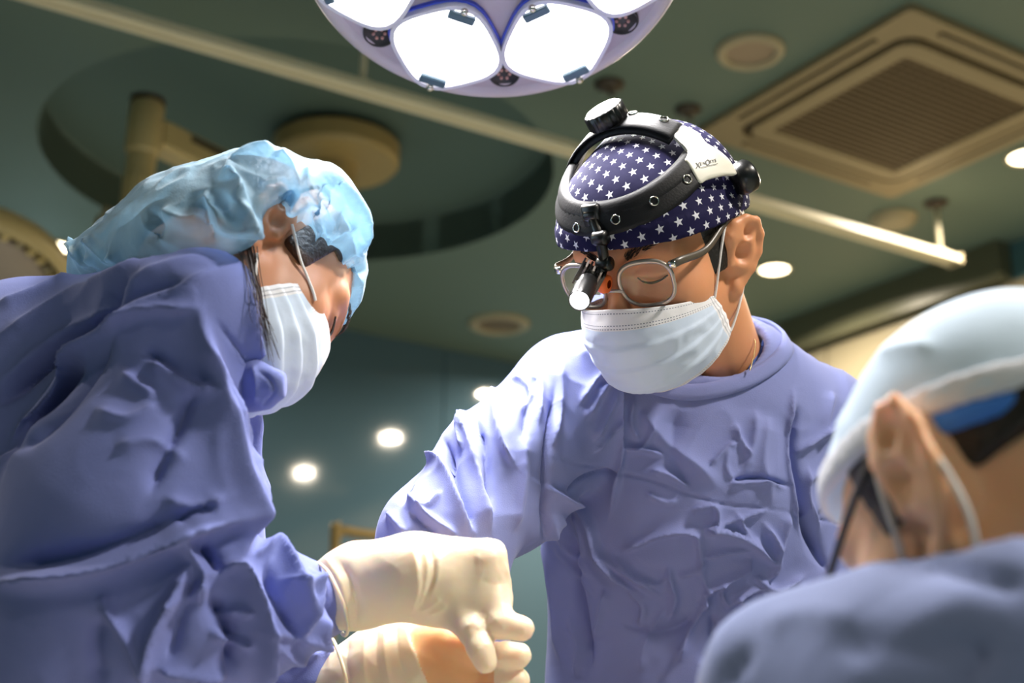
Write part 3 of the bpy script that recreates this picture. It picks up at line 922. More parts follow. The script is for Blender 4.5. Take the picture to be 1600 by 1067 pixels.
# ---------------------------------------------------------------- face masks
def mask_mat(name):
    m, nt, b = new_mat(name); L = nt.links; N = nt.nodes.new
    b.inputs['Roughness'].default_value = .75; b.inputs['Specular IOR Level'].default_value = .25
    b.inputs['Sheen Weight'].default_value = .15
    uvn = N('ShaderNodeUVMap'); sp = N('ShaderNodeSeparateXYZ'); L.new(uvn.outputs[0], sp.inputs[0])
    def math_(op, a, c=None, d=None):
        n = N('ShaderNodeMath'); n.operation = op
        for i, x in enumerate((a, c, d)):
            if x is None: continue
            if isinstance(x, (int, float)): n.inputs[i].default_value = x
            else: L.new(x, n.inputs[i])
        return n.outputs[0]
    u, v = sp.outputs[0], sp.outputs[1]
    def line(coord, at, wd): return math_('LESS_THAN', math_('ABSOLUTE', math_('SUBTRACT', coord, at)), wd)
    dash = math_('GREATER_THAN', math_('FRACT', math_('MULTIPLY', u, 460)), .45)
    dashv = math_('GREATER_THAN', math_('FRACT', math_('MULTIPLY', v, 400)), .45)
    h1 = math_('MAXIMUM', math_('MAXIMUM', line(v, .004, .00045), line(v, .0145, .00045)), line(v, .0175, .00045))
    h2 = math_('MAXIMUM', line(v, .115, .00045), line(v, .1175, .00045))
    st = math_('MULTIPLY', math_('MAXIMUM', h1, h2), dash)
    au = math_('ABSOLUTE', u)
    st2 = math_('MULTIPLY', math_('MAXIMUM', line(au, .0845, .00045), line(au, .0815, .00045)), dashv)
    stitch = math_('MAXIMUM', st, st2)
    band = math_('MAXIMUM', math_('MAXIMUM', math_('LESS_THAN', v, .019), math_('GREATER_THAN', au, .0795)), math_('GREATER_THAN', v, .113))
    mx = N('ShaderNodeMix'); mx.data_type = 'RGBA'
    mx.inputs['A'].default_value = srgb(204, 217, 238); mx.inputs['B'].default_value = srgb(232, 230, 234)
    L.new(band, mx.inputs['Factor'])
    m2 = N('ShaderNodeMix'); m2.data_type = 'RGBA'; L.new(mx.outputs['Result'], m2.inputs['A'])
    m2.inputs['B'].default_value = srgb(120, 124, 140); L.new(stitch, m2.inputs['Factor'])
    L.new(m2.outputs['Result'], b.inputs['Base Color'])
    tc = N('ShaderNodeTexCoord')
    nz = N('ShaderNodeTexNoise'); nz.inputs['Scale'].default_value = 45; nz.inputs['Detail'].default_value = 3; L.new(tc.outputs['Object'], nz.inputs['Vector'])
    bp = N('ShaderNodeBump'); bp.inputs['Strength'].default_value = .3; bp.inputs['Distance'].default_value = .003
    L.new(nz.outputs['Fac'], bp.inputs['Height']); L.new(bp.outputs[0], b.inputs['Normal'])
    b.inputs['Subsurface Weight'].default_value = .12; b.inputs['Subsurface Scale'].default_value = .004
    b.inputs['Subsurface Radius'].default_value = (1, 1, 1)
    return m
m_mask = mask_mat('pleated_mask')
m_loop = mat('elastic_white', srgb(236, 232, 230), .8, bump=.3, bscale=900)

def face_mask(parent, H, cen, sid, pleat=.0022, wr=.0012, seed=0, ext=()):
    """cen: (y,z) of the centre line top to chin; sid: (x,y,z) of the side edge; both in the head frame"""
    nu, nt = 61, 64
    cen = smooth_path(np.array([(0, a, b) for a, b in cen]), 60); sid = smooth_path(np.array(sid), 60)
    tt = np.linspace(0, 1, nt)
    def samp(P):
        s = np.r_[0, np.cumsum(np.linalg.norm(np.diff(P, axis=0), axis=1))]; s /= s[-1]
        return np.stack([np.interp(tt, s, P[:, i]) for i in range(3)], 1)
    cn, sd = samp(cen), samp(sid)
    u = np.linspace(-1, 1, nu)
    a = np.abs(u)*np.pi/2
    X = np.sign(u)[None]*np.sin(a)[None]**.92*sd[:, None, 0]
    w_ = (1-np.cos(a))**.95
    Y = cn[:, None, 1]+(sd[:, None, 1]-cn[:, None, 1])*w_[None]
    w2 = np.abs(u)**1.5
    Z = cn[:, None, 2]+(sd[:, None, 2]-cn[:, None, 2])*w2[None]
    V = np.stack([X, Y, Z], -1)
    I = np.arange(nu*nt).reshape(nt, nu)
    Q = np.stack([I[:-1, :-1], I[1:, :-1], I[1:, 1:], I[:-1, 1:]], -1).reshape(-1, 4)
    V = V.reshape(-1, 3); N = vnormals(V, Q)
    if N[nu*nt//2][1] < 0: N = -N
    T = np.repeat(tt, nu); Uq = np.tile(u, nt)
    d = np.zeros(len(V))
    fade = np.clip((1-np.abs(Uq))*3, .35, 1)
    for c_ in (.30, .50, .70):
        s_ = (T+.03*Uq*Uq-c_)/.055
        d += pleat*np.where(s_ > 0, np.exp(-s_*s_*.35), np.exp(-s_*s_*9))*fade
    q = V*38+seed
    d += wr*(1-np.abs(noise(q+noise(q*.7)[:, None]*.9))*3)*np.clip((T-.15)*6, 0, 1)
    d += wr*.8*noise(V*90+seed)
    V = V+N*d[:, None]
    uv = np.stack([Uq*.0875, T*.1215], 1)
    Vc = H(V)
    Nn = vnormals(Vc, Q)
    if np.dot(Nn[nu*nt//2], H.R[:, 1]) < 0: Nn = -Nn; 
    Vb = Vc-Nn*.0011
    n = len(Vc)
    rim = []
    bd = np.concatenate([I[0], I[1:, -1], I[-1, ::-1][1:], I[::-1, 0][1:-1]])
    for k in range(len(bd)):
        l = (k+1) % len(bd)
        rim.append([bd[k], bd[l], bd[l]+n, bd[k]+n])
    Qa = np.concatenate([Q, Q[:, ::-1]+n, np.array(rim)])
    o = mk('face_mask', c2w(np.concatenate([Vc, Vb])), Qa, m_mask, parent, uv=np.concatenate([uv, uv]))
    return o, Vc.reshape(nt, nu, 3)

# ---------------------------------------------------------------- gown helper
def gown(name, fd, m, parent, strokes, wr, refine=True, seed=0, keep=None, freq=11, sx=(1, 1, 1), ws=1.0):
    V, Q = fd.mesh(2)
    if refine: V, Q = subdiv(V, Q)
    V = laplace(V, Q, .5)
    V = crumple(V, Q, wr, freq, sx, seed)
    if strokes: V = folds(V, Q, strokes, ws=ws)
    return mk(name, c2w(V), Q, m, parent)

def lower_body(parent, x, y, ztop, m_cloth, m_skirt, rx=.19, ry=.13, yaw=0):
    """gown skirt, trouser legs and shoes under the frame"""
    c, s = math.cos(yaw), math.sin(yaw)
    ax, ay = np.array([c, s, 0]), np.array([-s, c, 0])
    o = np.array([x, y, 0])
    n, mm = 48, 14
    V = []
    for i in range(mm):
        z = ztop+(.38-ztop)*i/(mm-1); f = 1+.18*i/(mm-1)
        for k in range(n):
            a = 2*math.pi*k/n; w_ = 1+.05*math.sin(a*7)*i/(mm-1)
            V.append(o+ax*math.cos(a)*rx*f*w_+ay*math.sin(a)*ry*f*w_+Zv*z)
    Fc = [[i*n+k, (i+1)*n+k, (i+1)*n+(k+1) % n, i*n+(k+1) % n] for i in range(mm-1) for k in range(n)]
    mk('gown_skirt', V, Fc, m_skirt, parent)
    for sd in (-1, 1):
        q = o+ax*sd*rx*.5
        V, Fc = tube([q+Zv*.7, q+Zv*.45, q+Zv*.1], [rx*.47, rx*.43, rx*.4], 20); mk('trouser_leg', V, Fc, m_cloth, parent)
        V, Fc = boxm(q+ay*-.06+Zv*.045, ax, ay, Zv, .045, .13, .045, .03); mk('shoe', V, Fc, m_shoe, parent)

from mathutils.bvhtree import BVHTree
def surf(o):
    """ray caster against a built mesh: photo point -> (camera-frame point, normal)"""
    me = o.data; org = wloc(o)
    bv = BVHTree.FromPolygons([tuple(np.array(v.co)+org) for v in me.vertices], [tuple(p.vertices) for p in me.polygons])
    def f(x, y):
        h = bv.ray_cast(Vector(CAM), Vector(nrm(ray(x, y))))
        if h[0] is None: return None
        n_ = np.array(h[1])
        if n_ @ ray(x, y) > 0: n_ = -n_
        return w2c(np.array(h[0])), n_ @ M
    return f

def strap_on(name, o, front, back, hw, th, m_, parent, axis_c, lift=.001, closed=True, n=90):
    """cloth band that lies on a garment: front points are dropped on the surface, back points carry their own depth"""
    f = surf(o); P, N_ = [], []
    for x, y in front:
        h = f(x, y)
        if h is None: continue
        P.append(h[0]+h[1]*lift); N_.append(h[1])
    for x, y, d in back:
        p = C(x, y, d); P.append(p); N_.append(nrm(p-np.asarray(axis_c)))
    P = smooth_path(P, n, closed); N_ = smooth_path(N_, n, closed)[:len(P)]
    N_ = N_/np.linalg.norm(N_, axis=1)[:, None]
    for _ in range(2):
        if closed: N_ = (np.roll(N_, 1, 0)+N_*2+np.roll(N_, -1, 0))
        else: N_[1:-1] = N_[:-2]+2*N_[1:-1]+N_[2:]
        N_ = N_/np.linalg.norm(N_, axis=1)[:, None]
    V, Fc = ribbon(P, N_, hw, th, closed=closed, crown=.3)
    return mk(name, c2w(V), Fc, m_, parent)

def over(objs):
    fs = [surf(o) for o in objs]
    def f(x, y, lift=.001):
        h = [q for q in (g(x, y) for g in fs) if q is not None]
        if not h: return None
        p, n_ = min(h, key=lambda q: -q[0][2])
        return p+nrm(-p)*lift*.6+n_*lift*.4
    return f
# ================================================================== surgeon with the starred cap
def ell_hit(H, c, rad, x, y):
    """local point and normal where the sight line through a photo point meets a head-frame ellipsoid (closest approach when it misses)"""
    o = H.inv(np.zeros(3)); q = H.inv(C(x, y, 1.0)); d = nrm(q-o)
    c = np.asarray(c); rad = np.asarray(rad)
    O = (o-c)/rad; D = d/rad
    a = D@D; b = 2*O@D; cc = O@O-1
    disc = b*b-4*a*cc
    t = -b/(2*a) if disc < 0 else (-b-math.sqrt(disc))/(2*a)
    p = O+D*t
    if disc < 0: p = p/np.linalg.norm(p)
    P = p*rad+c
    return P, nrm((P-c)/rad**2)

SX = 1110; SD = 1.44
S_FEET = c2w(C(1085, 900, 1.5)); S_FEET[2] = 0
surg = empty('person', S_FEET, 'surgeon in blue gown wearing glasses and a navy cap printed with white stars', 'person')
HS = Pose((-.8183, -.0147, -.5745), (-.5147, -.426, .744), (.1529, .0873, -1.349))
t = HS.t
fd = Field(t+np.array([-.15, -.22, -.17]), t+np.array([.15, .16, .15]), .0025)
fd.cap(HS((0, -.03, -.05)), C(1128, 600, 1.475), .053, .053, .03)
head_field(fd, HS)
cmesh('body', fd, m_skinA, surg)

# ---- cap with printed stars
CC, CR = np.array((0, -.008, .036)), np.array((.076, .097, .090))+.0075
def star_mat():
    m, nt, b = new_mat('navy_star_print'); L = nt.links; N = nt.nodes.new
    b.inputs['Roughness'].default_value = .8; b.inputs['Specular IOR Level'].default_value = .12
    def m_(op, a, c=None):
        n = N('ShaderNodeMath'); n.operation = op
        for i, x in enumerate((a, c)):
            if x is None: continue
            if isinstance(x, (int, float)): n.inputs[i].default_value = x
            else: L.new(x, n.inputs[i])
        return n.outputs[0]
    uvn = N('ShaderNodeUVMap'); sp = N('ShaderNodeSeparateXYZ'); L.new(uvn.outputs[0], sp.inputs[0])
    px, py = .0165, .0105                       # lattice: staggered rows
    row = m_('FLOOR', m_('DIVIDE', sp.outputs[1], py))
    off = m_('MULTIPLY', m_('FLOORED_MODULO', row, 2.0), .5)
    fx = m_('SUBTRACT', m_('FRACT', m_('ADD', m_('DIVIDE', sp.outputs[0], px), off)), .5)
    fy = m_('SUBTRACT', m_('FRACT', m_('DIVIDE', sp.outputs[1], py)), .5)
    X = m_('MULTIPLY', fx, px); Y = m_('MULTIPLY', fy, py)
    rho = m_('SQRT', m_('ADD', m_('MULTIPLY', X, X), m_('MULTIPLY', Y, Y)))
    th = m_('ARCTAN2', X, Y)
    s5 = 2*math.pi/5
    a = m_('ABSOLUTE', m_('SUBTRACT', m_('FLOORED_MODULO', m_('ADD', th, s5/2), s5), s5/2))
    R_, r_ = .0042, .0042*.40
    x2, y2 = r_*math.cos(s5/2), r_*math.sin(s5/2)
    nx, ny = y2, R_-x2; c_ = nx*R_; ln = math.hypot(nx, ny)
    lhs = m_('MULTIPLY', rho, m_('ADD', m_('MULTIPLY', m_('COSINE', a), nx/ln), m_('MULTIPLY', m_('SINE', a), ny/ln)))
    star = m_('LESS_THAN', lhs, c_/ln)
    mx = N('ShaderNodeMix'); mx.data_type = 'RGBA'
    mx.inputs['A'].default_value = srgb(27, 25, 60); mx.inputs['B'].default_value = srgb(205, 205, 214)
    L.new(star, mx.inputs['Factor']); L.new(mx.outputs['Result'], b.inputs['Base Color'])
    tc = N('ShaderNodeTexCoord')
    n1 = N('ShaderNodeTexNoise'); n1.inputs['Scale'].default_value = 45; n1.inputs['Detail'].default_value = 4; L.new(tc.outputs['Object'], n1.inputs['Vector'])
    bp = N('ShaderNodeBump'); bp.inputs['Strength'].default_value = .35; bp.inputs['Distance'].default_value = .003
    L.new(n1.outputs['Fac'], bp.inputs['Height']); L.new(bp.outputs[0], b.inputs['Normal'])
    return m
bp_ = np.array([ell_hit(HS, CC, CR, x, y)[0] for x, y in ((905, 392), (960, 382), (1060, 363), (1130, 345), (1160, 333))])
A_ = np.c_[np.ones(5), bp_[:, 1]]; bz = np.linalg.lstsq(A_, bp_[:, 2], rcond=None)[0]
# brim plane z = bz0 + bz1*y in the head frame
pn = nrm((0, bz[1], -1)); p0 = np.array((0, 0, bz[0]))
fd = Field(t+np.array([-.17, -.12, -.17]), t+np.array([.15, .19, .17]), .0025)
fd.ell(HS(CC), HS.R, CR, .01)
fd.ell(HS((0, .05, .05)), HS.R, (.074, .058, .06), .03)
fd.plane(HS(p0), HS.R @ pn)
f2 = Field(fd.lo, fd.lo+fd.h*(fd.n-1), fd.h)
f2.ell(HS(CC), HS.R, CR+.0018, .01); f2.ell(HS((0, .05, .05)), HS.R, (.0755, .0595, .0615), .03)
f2.plane(HS(p0), HS.R @ pn); f2.plane(HS(p0-pn*.019), -(HS.R @ pn))
fd.f = np.minimum(fd.f, f2.f[:fd.n[0], :fd.n[1], :fd.n[2]])
V, Q = fd.mesh(1)
V, Q = subdiv(V, Q); V = laplace(V, Q, .5)
V = crumple(V, Q, .0012, 16, seed=3)
loc = HS.inv(V)
q0 = ell_hit(HS, CC, CR, 1000, 300)[0]-CC
dirn = (loc-CC)/CR; dirn /= np.linalg.norm(dirn, axis=1)[:, None]
qd = nrm(q0/CR)
ex = nrm(np.cross((0, .25, 1), qd)); ey = np.cross(qd, ex)
th = np.arccos(np.clip(dirn@qd, -1, 1)); pr = np.stack([dirn@ex, dirn@ey], 1); pr /= np.linalg.norm(pr, axis=1)[:, None]+1e-9
m_star = star_mat()
mk('surgical_cap', c2w(V), Q, m_star, surg, uv=pr*th[:, None]*.094)

# ---- hair in front of and behind the ears
def hair_patch(parent, H, m, boxes, off=.0022, h=.0025, cr=(.076, .097, .090), nape=True):
    t = H.t
    fd = Field(t-.15, t+.15, h)
    k = H.k
    fd.ell(H((0, -.008, .036)), H.R, np.array(cr)*k+off, .01)
    for s in (-1, 1):
        fd.cap(H((s*.056, .018, -.005)), H((s*.060, .006, -.03)), .017*k, .012*k, .02)
    if nape: fd.cap(H((0, -.055, -.01)), H((0, -.045, -.055)), .05*k, .042*k, .03)
    g = np.full(fd.f.shape, 1e3, np.float32)
    X, Y, Z = np.meshgrid(*fd.ax, indexing='ij')
    L = H.inv(np.stack([X, Y, Z], -1).reshape(-1, 3))
    for lo, hi in boxes:
        lo, hi = np.array(lo), np.array(hi); c = (lo+hi)/2; e = (hi-lo)/2
        q = np.abs(L-c)-e
        dd = np.linalg.norm(np.maximum(q, 0), axis=1)+np.minimum(q.max(1), 0)-.006
        g = np.minimum(g, dd.reshape(g.shape))
    fd.f = np.maximum(fd.f, g.astype(np.float32))
    V, Q = fd.mesh(1)
    return mk('hair', c2w(V), Q, m, parent)
hair_patch(surg, HS, m_hair, [((-.1, .004, -.006), (-.05, .034, .08)), ((.05, .004, -.006), (.1, .034, .08)), ((-.1, -.2, -.05), (.1, -.025, .06))])

# ---- brows and lashes
def brow(parent, H, s, pts, r, n=130, mm_=None):
    P = smooth_path(np.array([(s*a, b, c) for a, b, c in pts]), 60); rg = np.random.RandomState(4)
    parts = []
    for i in range(n):
        t_ = rg.rand(); k = int(t_*(len(P)-2)); tg = nrm(P[k+1]-P[k])
        w_ = r*math.sin(math.pi*(.12+.86*t_))**.6*.8
        b0 = P[k]+np.array((0, .001, rg.uniform(-1, 1)*w_))
        d_ = nrm(tg+np.array((0, .15, .75-1.0*t_+rg.normal()*.15)))
        L_ = rg.uniform(.005, .008)
        parts.append(tube(H(np.array([b0, b0+d_*L_*.5+np.array((0, .0006, 0)), b0+d_*L_])), [.00042, .00034, .00008], 3))
    V, Fc = join(*parts)
    return mk('eyebrow', c2w(V), Fc, mm_ or m_brow, parent)
for s in (-1, 1):
    brow(surg, HS, s, [(.012, .0965, .033), (.022, .0955, .038), (.036, .0870, .042), (.050, .0735, .039)], .0045)
    lp = smooth_path([(s*.017, .0885, .012), (s*.024, .0915, .0085), (s*.033, .0920, .007), (s*.041, .0885, .008), (s*.047, .083, .0105)], 20)
    V, Fc = tube(c2w(HS(lp)), np.interp(np.linspace(0, 1, len(lp)), [0, .5, 1], [.0006, .0014, .0007]), 6); mk('eyelashes', V, Fc, m_eye, surg)

# ---- mask with ear loops
mo, MV = face_mask(surg, HS, [(.1215, -.006), (.1305, -.026), (.131, -.044), (.124, -.074), (.110, -.098), (.080, -.114)],
                   [(.0665, .040, -.030), (.069, .033, -.048), (.066, .020, -.076)], seed=2)
nt_, nu_ = MV.shape[:2]
for s, col_ in ((-1, 0), (1, -1)):
    # top and bottom corners to the ear root
    tp, bt = HS.inv(MV[2, col_]), HS.inv(MV[-3, col_])
    ctube('ear_loop', HS([tp+np.array((-s*.002, .004, 0)), tp, (s*.0755, .022, .012), (s*.080, .006, .036), (s*.084, -.008, .040), (s*.086, -.018, .024)]), .0014, m_loop, mo)
    ctube('ear_loop', HS([bt+np.array((-s*.002, .004, 0)), bt, (s*.072, .008, -.058), (s*.0755, -.006, -.040), (s*.079, -.014, -.024)]), .0014, m_loop, mo)

# ---- gown
fd = Field(C(560, 1300, 1.42)*np.array([1, 1, 0])+np.array([0, 0, -1.68]), C(1400, 480, 1.42)*np.array([1, 1, 0])+np.array([0, 0, -1.12]), .0040)
m = 1.40/F_PX
Kp = lambda a, b, ra, rb, k=.04, zs=1.0, op='u': fd.cap(C(*a), C(*b), ra*m, rb*m, k, op, zs)
Kp((1095, 740, 1.47), (1083, 1330, 1.45), 236, 252, .03, 1.75)
Kp((1120, 640, 1.46), (1100, 760, 1.45), 150, 190, .05, 1.35)
Kp((905, 640, 1.43), (1290, 668, 1.50), 86, 78, .05)
Kp((1075, 590, 1.47), (900, 612, 1.43), 84, 84, .05)
Kp((1130, 590, 1.50), (1275, 650, 1.51), 62, 70, .04)
# right arm (seen at the left): shoulder, elbow, forearm
Kp((890, 632, 1.42), (785, 735, 1.35), 92, 92, .03)
Kp((785, 735, 1.35), (692, 846, 1.29), 92, 88, .03)
Kp((692, 850, 1.29), (738, 1130, 1.25), 86, 62, .03)
# left arm
Kp((1300, 680, 1.50), (1330, 900, 1.46), 82, 86, .025)
Kp((1330, 900, 1.46), (1180, 1180, 1.30), 86, 62, .03)
Kp((1000, 636, 1.425), (1195, 612, 1.465), 48, 46, .04)
Kp((862, 690, 1.40), (800, 796, 1.35), 72, 50, .03)
Kp((845, 700, 1.395), (790, 783, 1.345), 66, 62, .03)
Kp((800, 770, 1.36), (796, 785, 1.36), 60, 56, .02)
# neck opening
fd.cap(HS((0, -.03, -.06)), C(1124, 578, 1.46), .056, .056, .010, 's')
R_ = 5
s_strokes = [
 ([(965, 535), (967, 640), (968, 735), (955, 800)], 7, 5, 16),
 ([(860, 715), (930, 730), (965, 738), (1010, 748), (1070, 770), (1130, 788), (1200, 795), (1245, 802)], -1.6, 2.5, 2.5),
 ([(1268, 810), (1300, 815), (1325, 820)], -1.5, 2.5, 2.5),
 ([(884, 777), (905, 752), (930, 740), (966, 735)], -5, 5, 5),
 ([(848, 757), (880, 775), (910, 788), (927, 820), (937, 858), (965, 900), (1000, 925)], 10, 4, 26),
 ([(972, 862), (1010, 845), (1035, 836), (1062, 832), (1085, 834), (1094, 848)], 8, 14, 3),
 ([(1085, 832), (1094, 860), (1098, 900), (1110, 930)], 4, 8, 8),
 ([(1100, 824), (1124, 826), (1164, 840), (1200, 870)], 9, 4, 14),
 ([(1102, 828), (1150, 812), (1200, 795)], 4, 5, 5),
 ([(1080, 800), (1115, 790), (1122, 815), (1105, 835)], 5, 5, 5),
 ([(1195, 818), (1213, 850), (1214, 885), (1198, 908)], 6, 4, 9),
 ([(1234, 805), (1224, 835), (1216, 865)], 6, 5, 10),
 ([(1104, 926), (1140, 905), (1166, 890), (1172, 872)], 8, 12, 4),
 ([(1098, 872), (1140, 862), (1170, 858)], 5, 8, 4),
 ([(1136, 952), (1160, 932), (1185, 920), (1205, 926)], 6, 8, 4),
 ([(1180, 900), (1215, 922), (1255, 900)], 6, 6, 8),
 ([(1105, 952), (1102, 930), (1112, 918)], 5, 5, 5),
 ([(1245, 640), (1238, 700), (1246, 755), (1258, 810), (1275, 850), (1292, 890)], -16, 6, 9),
 ([(1238, 610), (1230, 700), (1240, 780), (1248, 830)], 7, 12, 5),
 ([(1244, 708), (1270, 688), (1298, 670), (1335, 645)], 7, 4, 10),
 ([(1258, 756), (1275, 742), (1290, 735), (1302, 752), (1310, 785)], 5, 5, 7),
 ([(1108, 728), (1130, 705), (1150, 690)], 5, 4, 8),
 ([(1150, 662), (1154, 685), (1170, 714)], 5, 4, 7),
 ([(1138, 752), (1160, 748), (1190, 748), (1232, 758)], -6, 4, 4),
 ([(1140, 757), (1190, 755), (1225, 763)], 4, 5, 7),
 ([(926, 708), (945, 682), (968, 655)], 5, 5, 6),
 ([(1018, 735), (1050, 745), (1078, 762)], 5, 6, 6),
 ([(1035, 712), (1000, 700), (970, 700)], 5, 6, 6),
 ([(1000, 640), (1040, 690), (1095, 735), (1120, 760)], 7, 22, 16),
 ([(1060, 640), (1050, 700), (1080, 770)], -5, 24, 20),
 ([(1200, 650), (1190, 720), (1205, 790)], 6, 18, 18),
 ([(975, 975), (1030, 988), (1075, 972), (1090, 955)], -6, 14, 14),
 ([(1060, 1035), (1075, 990), (1095, 955), (1110, 930)], 6, 10, 8),
 ([(1112, 960), (1115, 1000), (1100, 1040)], -7, 9, 9),
 ([(858, 800), (866, 880), (876, 960), (880, 1040)], 9, 14, 14),
 ([(895, 830), (905, 930), (925, 1040)], -9, 12, 12),
 ([(870, 800), (890, 860), (925, 900)], 5, 8, 10),
 ([(935, 860), (960, 880), (1000, 905), (1030, 930)], 6, 5, 12),
 ([(960, 870), (990, 895), (1025, 912), (1042, 905)], 5, 5, 9),
 ([(1045, 885), (1052, 915), (1058, 935), (1045, 970)], 6, 6, 10),
 ([(925, 1000), (940, 960), (948, 920)], 5, 10, 10),
 ([(945, 600), (930, 570), (905, 545)], 5, 8, 8),
 ([(905, 632), (930, 596), (962, 566)], 5, 6, 6),
 ([(915, 655), (935, 618), (962, 590)], 6, 7, 7),
 ([(925, 690), (945, 650), (960, 610)], 5, 8, 8),
 ([(880, 560), (876, 620), (862, 700)], 6, 10, 8),
 ([(1150, 800), (1165, 830), (1185, 855)], 4, 5, 5), ([(1060, 900), (1090, 890), (1100, 872)], 4, 5, 6), ([(1180, 840), (1190, 862), (1212, 880)], 5, 4, 6),
 ([(1130, 905), (1128, 930), (1140, 950)], 4, 5, 5), ([(1150, 932), (1170, 950), (1200, 950)], 5, 6, 4), ([(1215, 925), (1240, 935), (1262, 915)], 5, 6, 5),
 ([(1010, 770), (1040, 785), (1060, 782)], 3.5, 5, 5), ([(900, 800), (912, 830), (915, 870)], 4, 7, 7), ([(875, 850), (900, 900), (930, 930)], 4, 6, 8),
 ([(985, 920), (1005, 950), (995, 985)], 4, 8, 8), ([(1140, 700), (1135, 730), (1150, 760)], 3.5, 8, 8), ([(1180, 640), (1175, 690), (1160, 740)], 4, 14, 10),
 ([(1275, 800), (1290, 780), (1312, 775)], 4, 6, 5), ([(1262, 730), (1262, 780), (1280, 830)], 5, 6, 6), ([(1020, 660), (1010, 690), (985, 705)], 4, 6, 6),
 ([(990, 620), (985, 660), (1000, 690)], 4, 7, 7), ([(1040, 950), (1010, 1000), (1000, 1050)], 4, 10, 10), ([(890, 960), (905, 1010), (900, 1060)], 5, 9, 9),
 # sleeve
 ([(868, 600), (858, 690), (853, 770), (850, 845)], -9, 5, 8),
 ([(850, 545), (832, 590), (822, 630), (818, 690)], -7, 8, 8),
 ([(836, 560), (846, 600), (842, 660)], 6, 7, 7),
 ([(775, 580), (772, 650), (784, 700), (802, 728)], 8, 12, 5),
 ([(800, 590), (830, 610), (815, 640)], 6, 6, 6),
 ([(722, 640), (738, 690), (752, 770), (764, 835)], 10, 7, 18),
 ([(742, 650), (758, 720), (762, 800)], -8, 10, 10),
 ([(695, 690), (716, 760), (738, 835)], -11, 8, 8),
 ([(662, 705), (695, 735), (718, 790), (742, 840)], 11, 8, 16),
 ([(730, 655), (722, 680), (724, 710)], 7, 5, 5),
 ([(690, 655), (712, 650), (728, 640)], 7, 6, 6),
 ([(668, 712), (640, 750), (628, 790)], -6, 9, 9),
 ([(632, 765), (668, 805), (715, 838)], 7, 6, 12),
 ([(608, 800), (640, 835)], 6, 7, 10),
 ([(640, 800), (680, 835)], -5, 7, 7),
 ([(690, 770), (670, 790), (650, 795)], 4, 5, 5),
 ([(820, 680), (815, 760), (800, 830)], 6, 12, 12),
 ([(1300, 612), (1290, 650), (1282, 690)], 5, 10, 10),
]
gS = gown('surgical_gown', fd, m_gown, surg, [(p, a_*1.5, l_, r__) for p, a_, l_, r__ in s_strokes], .0024, seed=1, freq=13, ws=.62)

# ---- collar, undershirt and necklace
def neckband(name, pts, hw, th, m_, parent, axis_pt, up=.5, n=72):
    P = smooth_path([C(*p) for p in pts], n, closed=True)
    ctr = P.mean(0)
    rad = P-ctr; rad -= np.outer(rad@nrm(axis_pt), nrm(axis_pt)); rad /= np.linalg.norm(rad, axis=1)[:, None]
    Nn = rad+np.asarray(nrm(axis_pt))*up; Nn /= np.linalg.norm(Nn, axis=1)[:, None]
    V, Fc = ribbon(P, Nn, hw, th, closed=True, crown=.3)
    return mk(name, c2w(V), Fc, m_, parent)
nax = HS((0, -.03, -.05))-C(1120, 640, 1.46)
strap_on('collar', gS, [(978, 570), (1000, 594), (1035, 608), (1080, 613), (1130, 606), (1175, 590), (1210, 567), (1228, 545)], [(1222, 525, 1.47), (1190, 508, 1.53), (1100, 498, 1.56), (1010, 510, 1.54), (972, 540, 1.46)], .0085, .0035, m_gown, gS, C(1110, 580, 1.46))
P = smooth_path([C(*q) for q in [(1172, 585, 1.405), (1190, 556, 1.43), (1196, 530, 1.46), (1190, 512, 1.50), (1150, 502, 1.54)]], 30)
Nn = P-C(1110, 560, 1.47); Nn /= np.linalg.norm(Nn, axis=1)[:, None]
V, Fc = ribbon(P, Nn, .008, .003, crown=.3); mk('undershirt_collar', c2w(V), Fc, m_scrub, surg)
m_gold = mat('fine_chain', srgb(214, 190, 140), .25, metal=.9)
np_ = smooth_path([C(*p) for p in [(1172, 520, 1.425), (1180, 535, 1.405), (1178, 555, 1.39), (1172, 578, 1.38)]], 60)
parts = [lathe([(.0, -.0009), (.0009, 0), (0, .0009)], c2w(p), seg=6) for p in np_]
V, Fc = join(*parts); o = mk('necklace', V, Fc, m_gold, surg); o['kind'] = 'stuff'
# gloves at the ends of the sleeves, below the frame
m_glove = mat('latex_glove', srgb(246, 226, 196), .42, noise_amt=.03, nscale=30, bump=.2, bscale=120, sub=.5, subcol=(1.6, .6, .25), bdist=.0008)
m_glove_thin = mat('latex_over_skin', srgb(240, 190, 140), .4, noise_amt=.05, nscale=30, bump=.2, bscale=120, sub=.5, subcol=(1.6, .5, .2), bdist=.0008)
def low_hand(base, tip, side):
    fd = Field(np.minimum(base, tip)-.09, np.maximum(base, tip)+.09, .004)
    b, d_ = np.asarray(base), nrm(np.asarray(tip)-base); s_ = nrm(np.cross(d_, (0, 0, 1)))*side; n_ = np.cross(d_, s_)
    fd.cap(b-d_*.06, b+d_*.02, .036, .030); 
    for k in range(4):
        o_ = s_*(k-1.5)*.02
        fd.cap(b+d_*.02+o_*.6, b+d_*.085+o_, .014, .012, .012)
        L_ = (.072, .082, .077, .060)[k]
        j1 = b+d_*.088+o_; j2 = j1+nrm(d_+n_*.35)*L_*.5; j3 = j2+nrm(d_+n_*.9)*L_*.5
        fd.cap(j1, j2, .0105, .0095, .005); fd.cap(j2, j3, .0095, .008, .005)
    j0 = b+d_*.03-s_*.03; j1 = j0+nrm(d_-s_*.9+n_*.4)*.04; fd.cap(j0, j1, .014, .011, .012); fd.cap(j1, j1+nrm(d_*1.0-s_*.1+n_*.4)*.034, .011, .009, .006)
    return fd
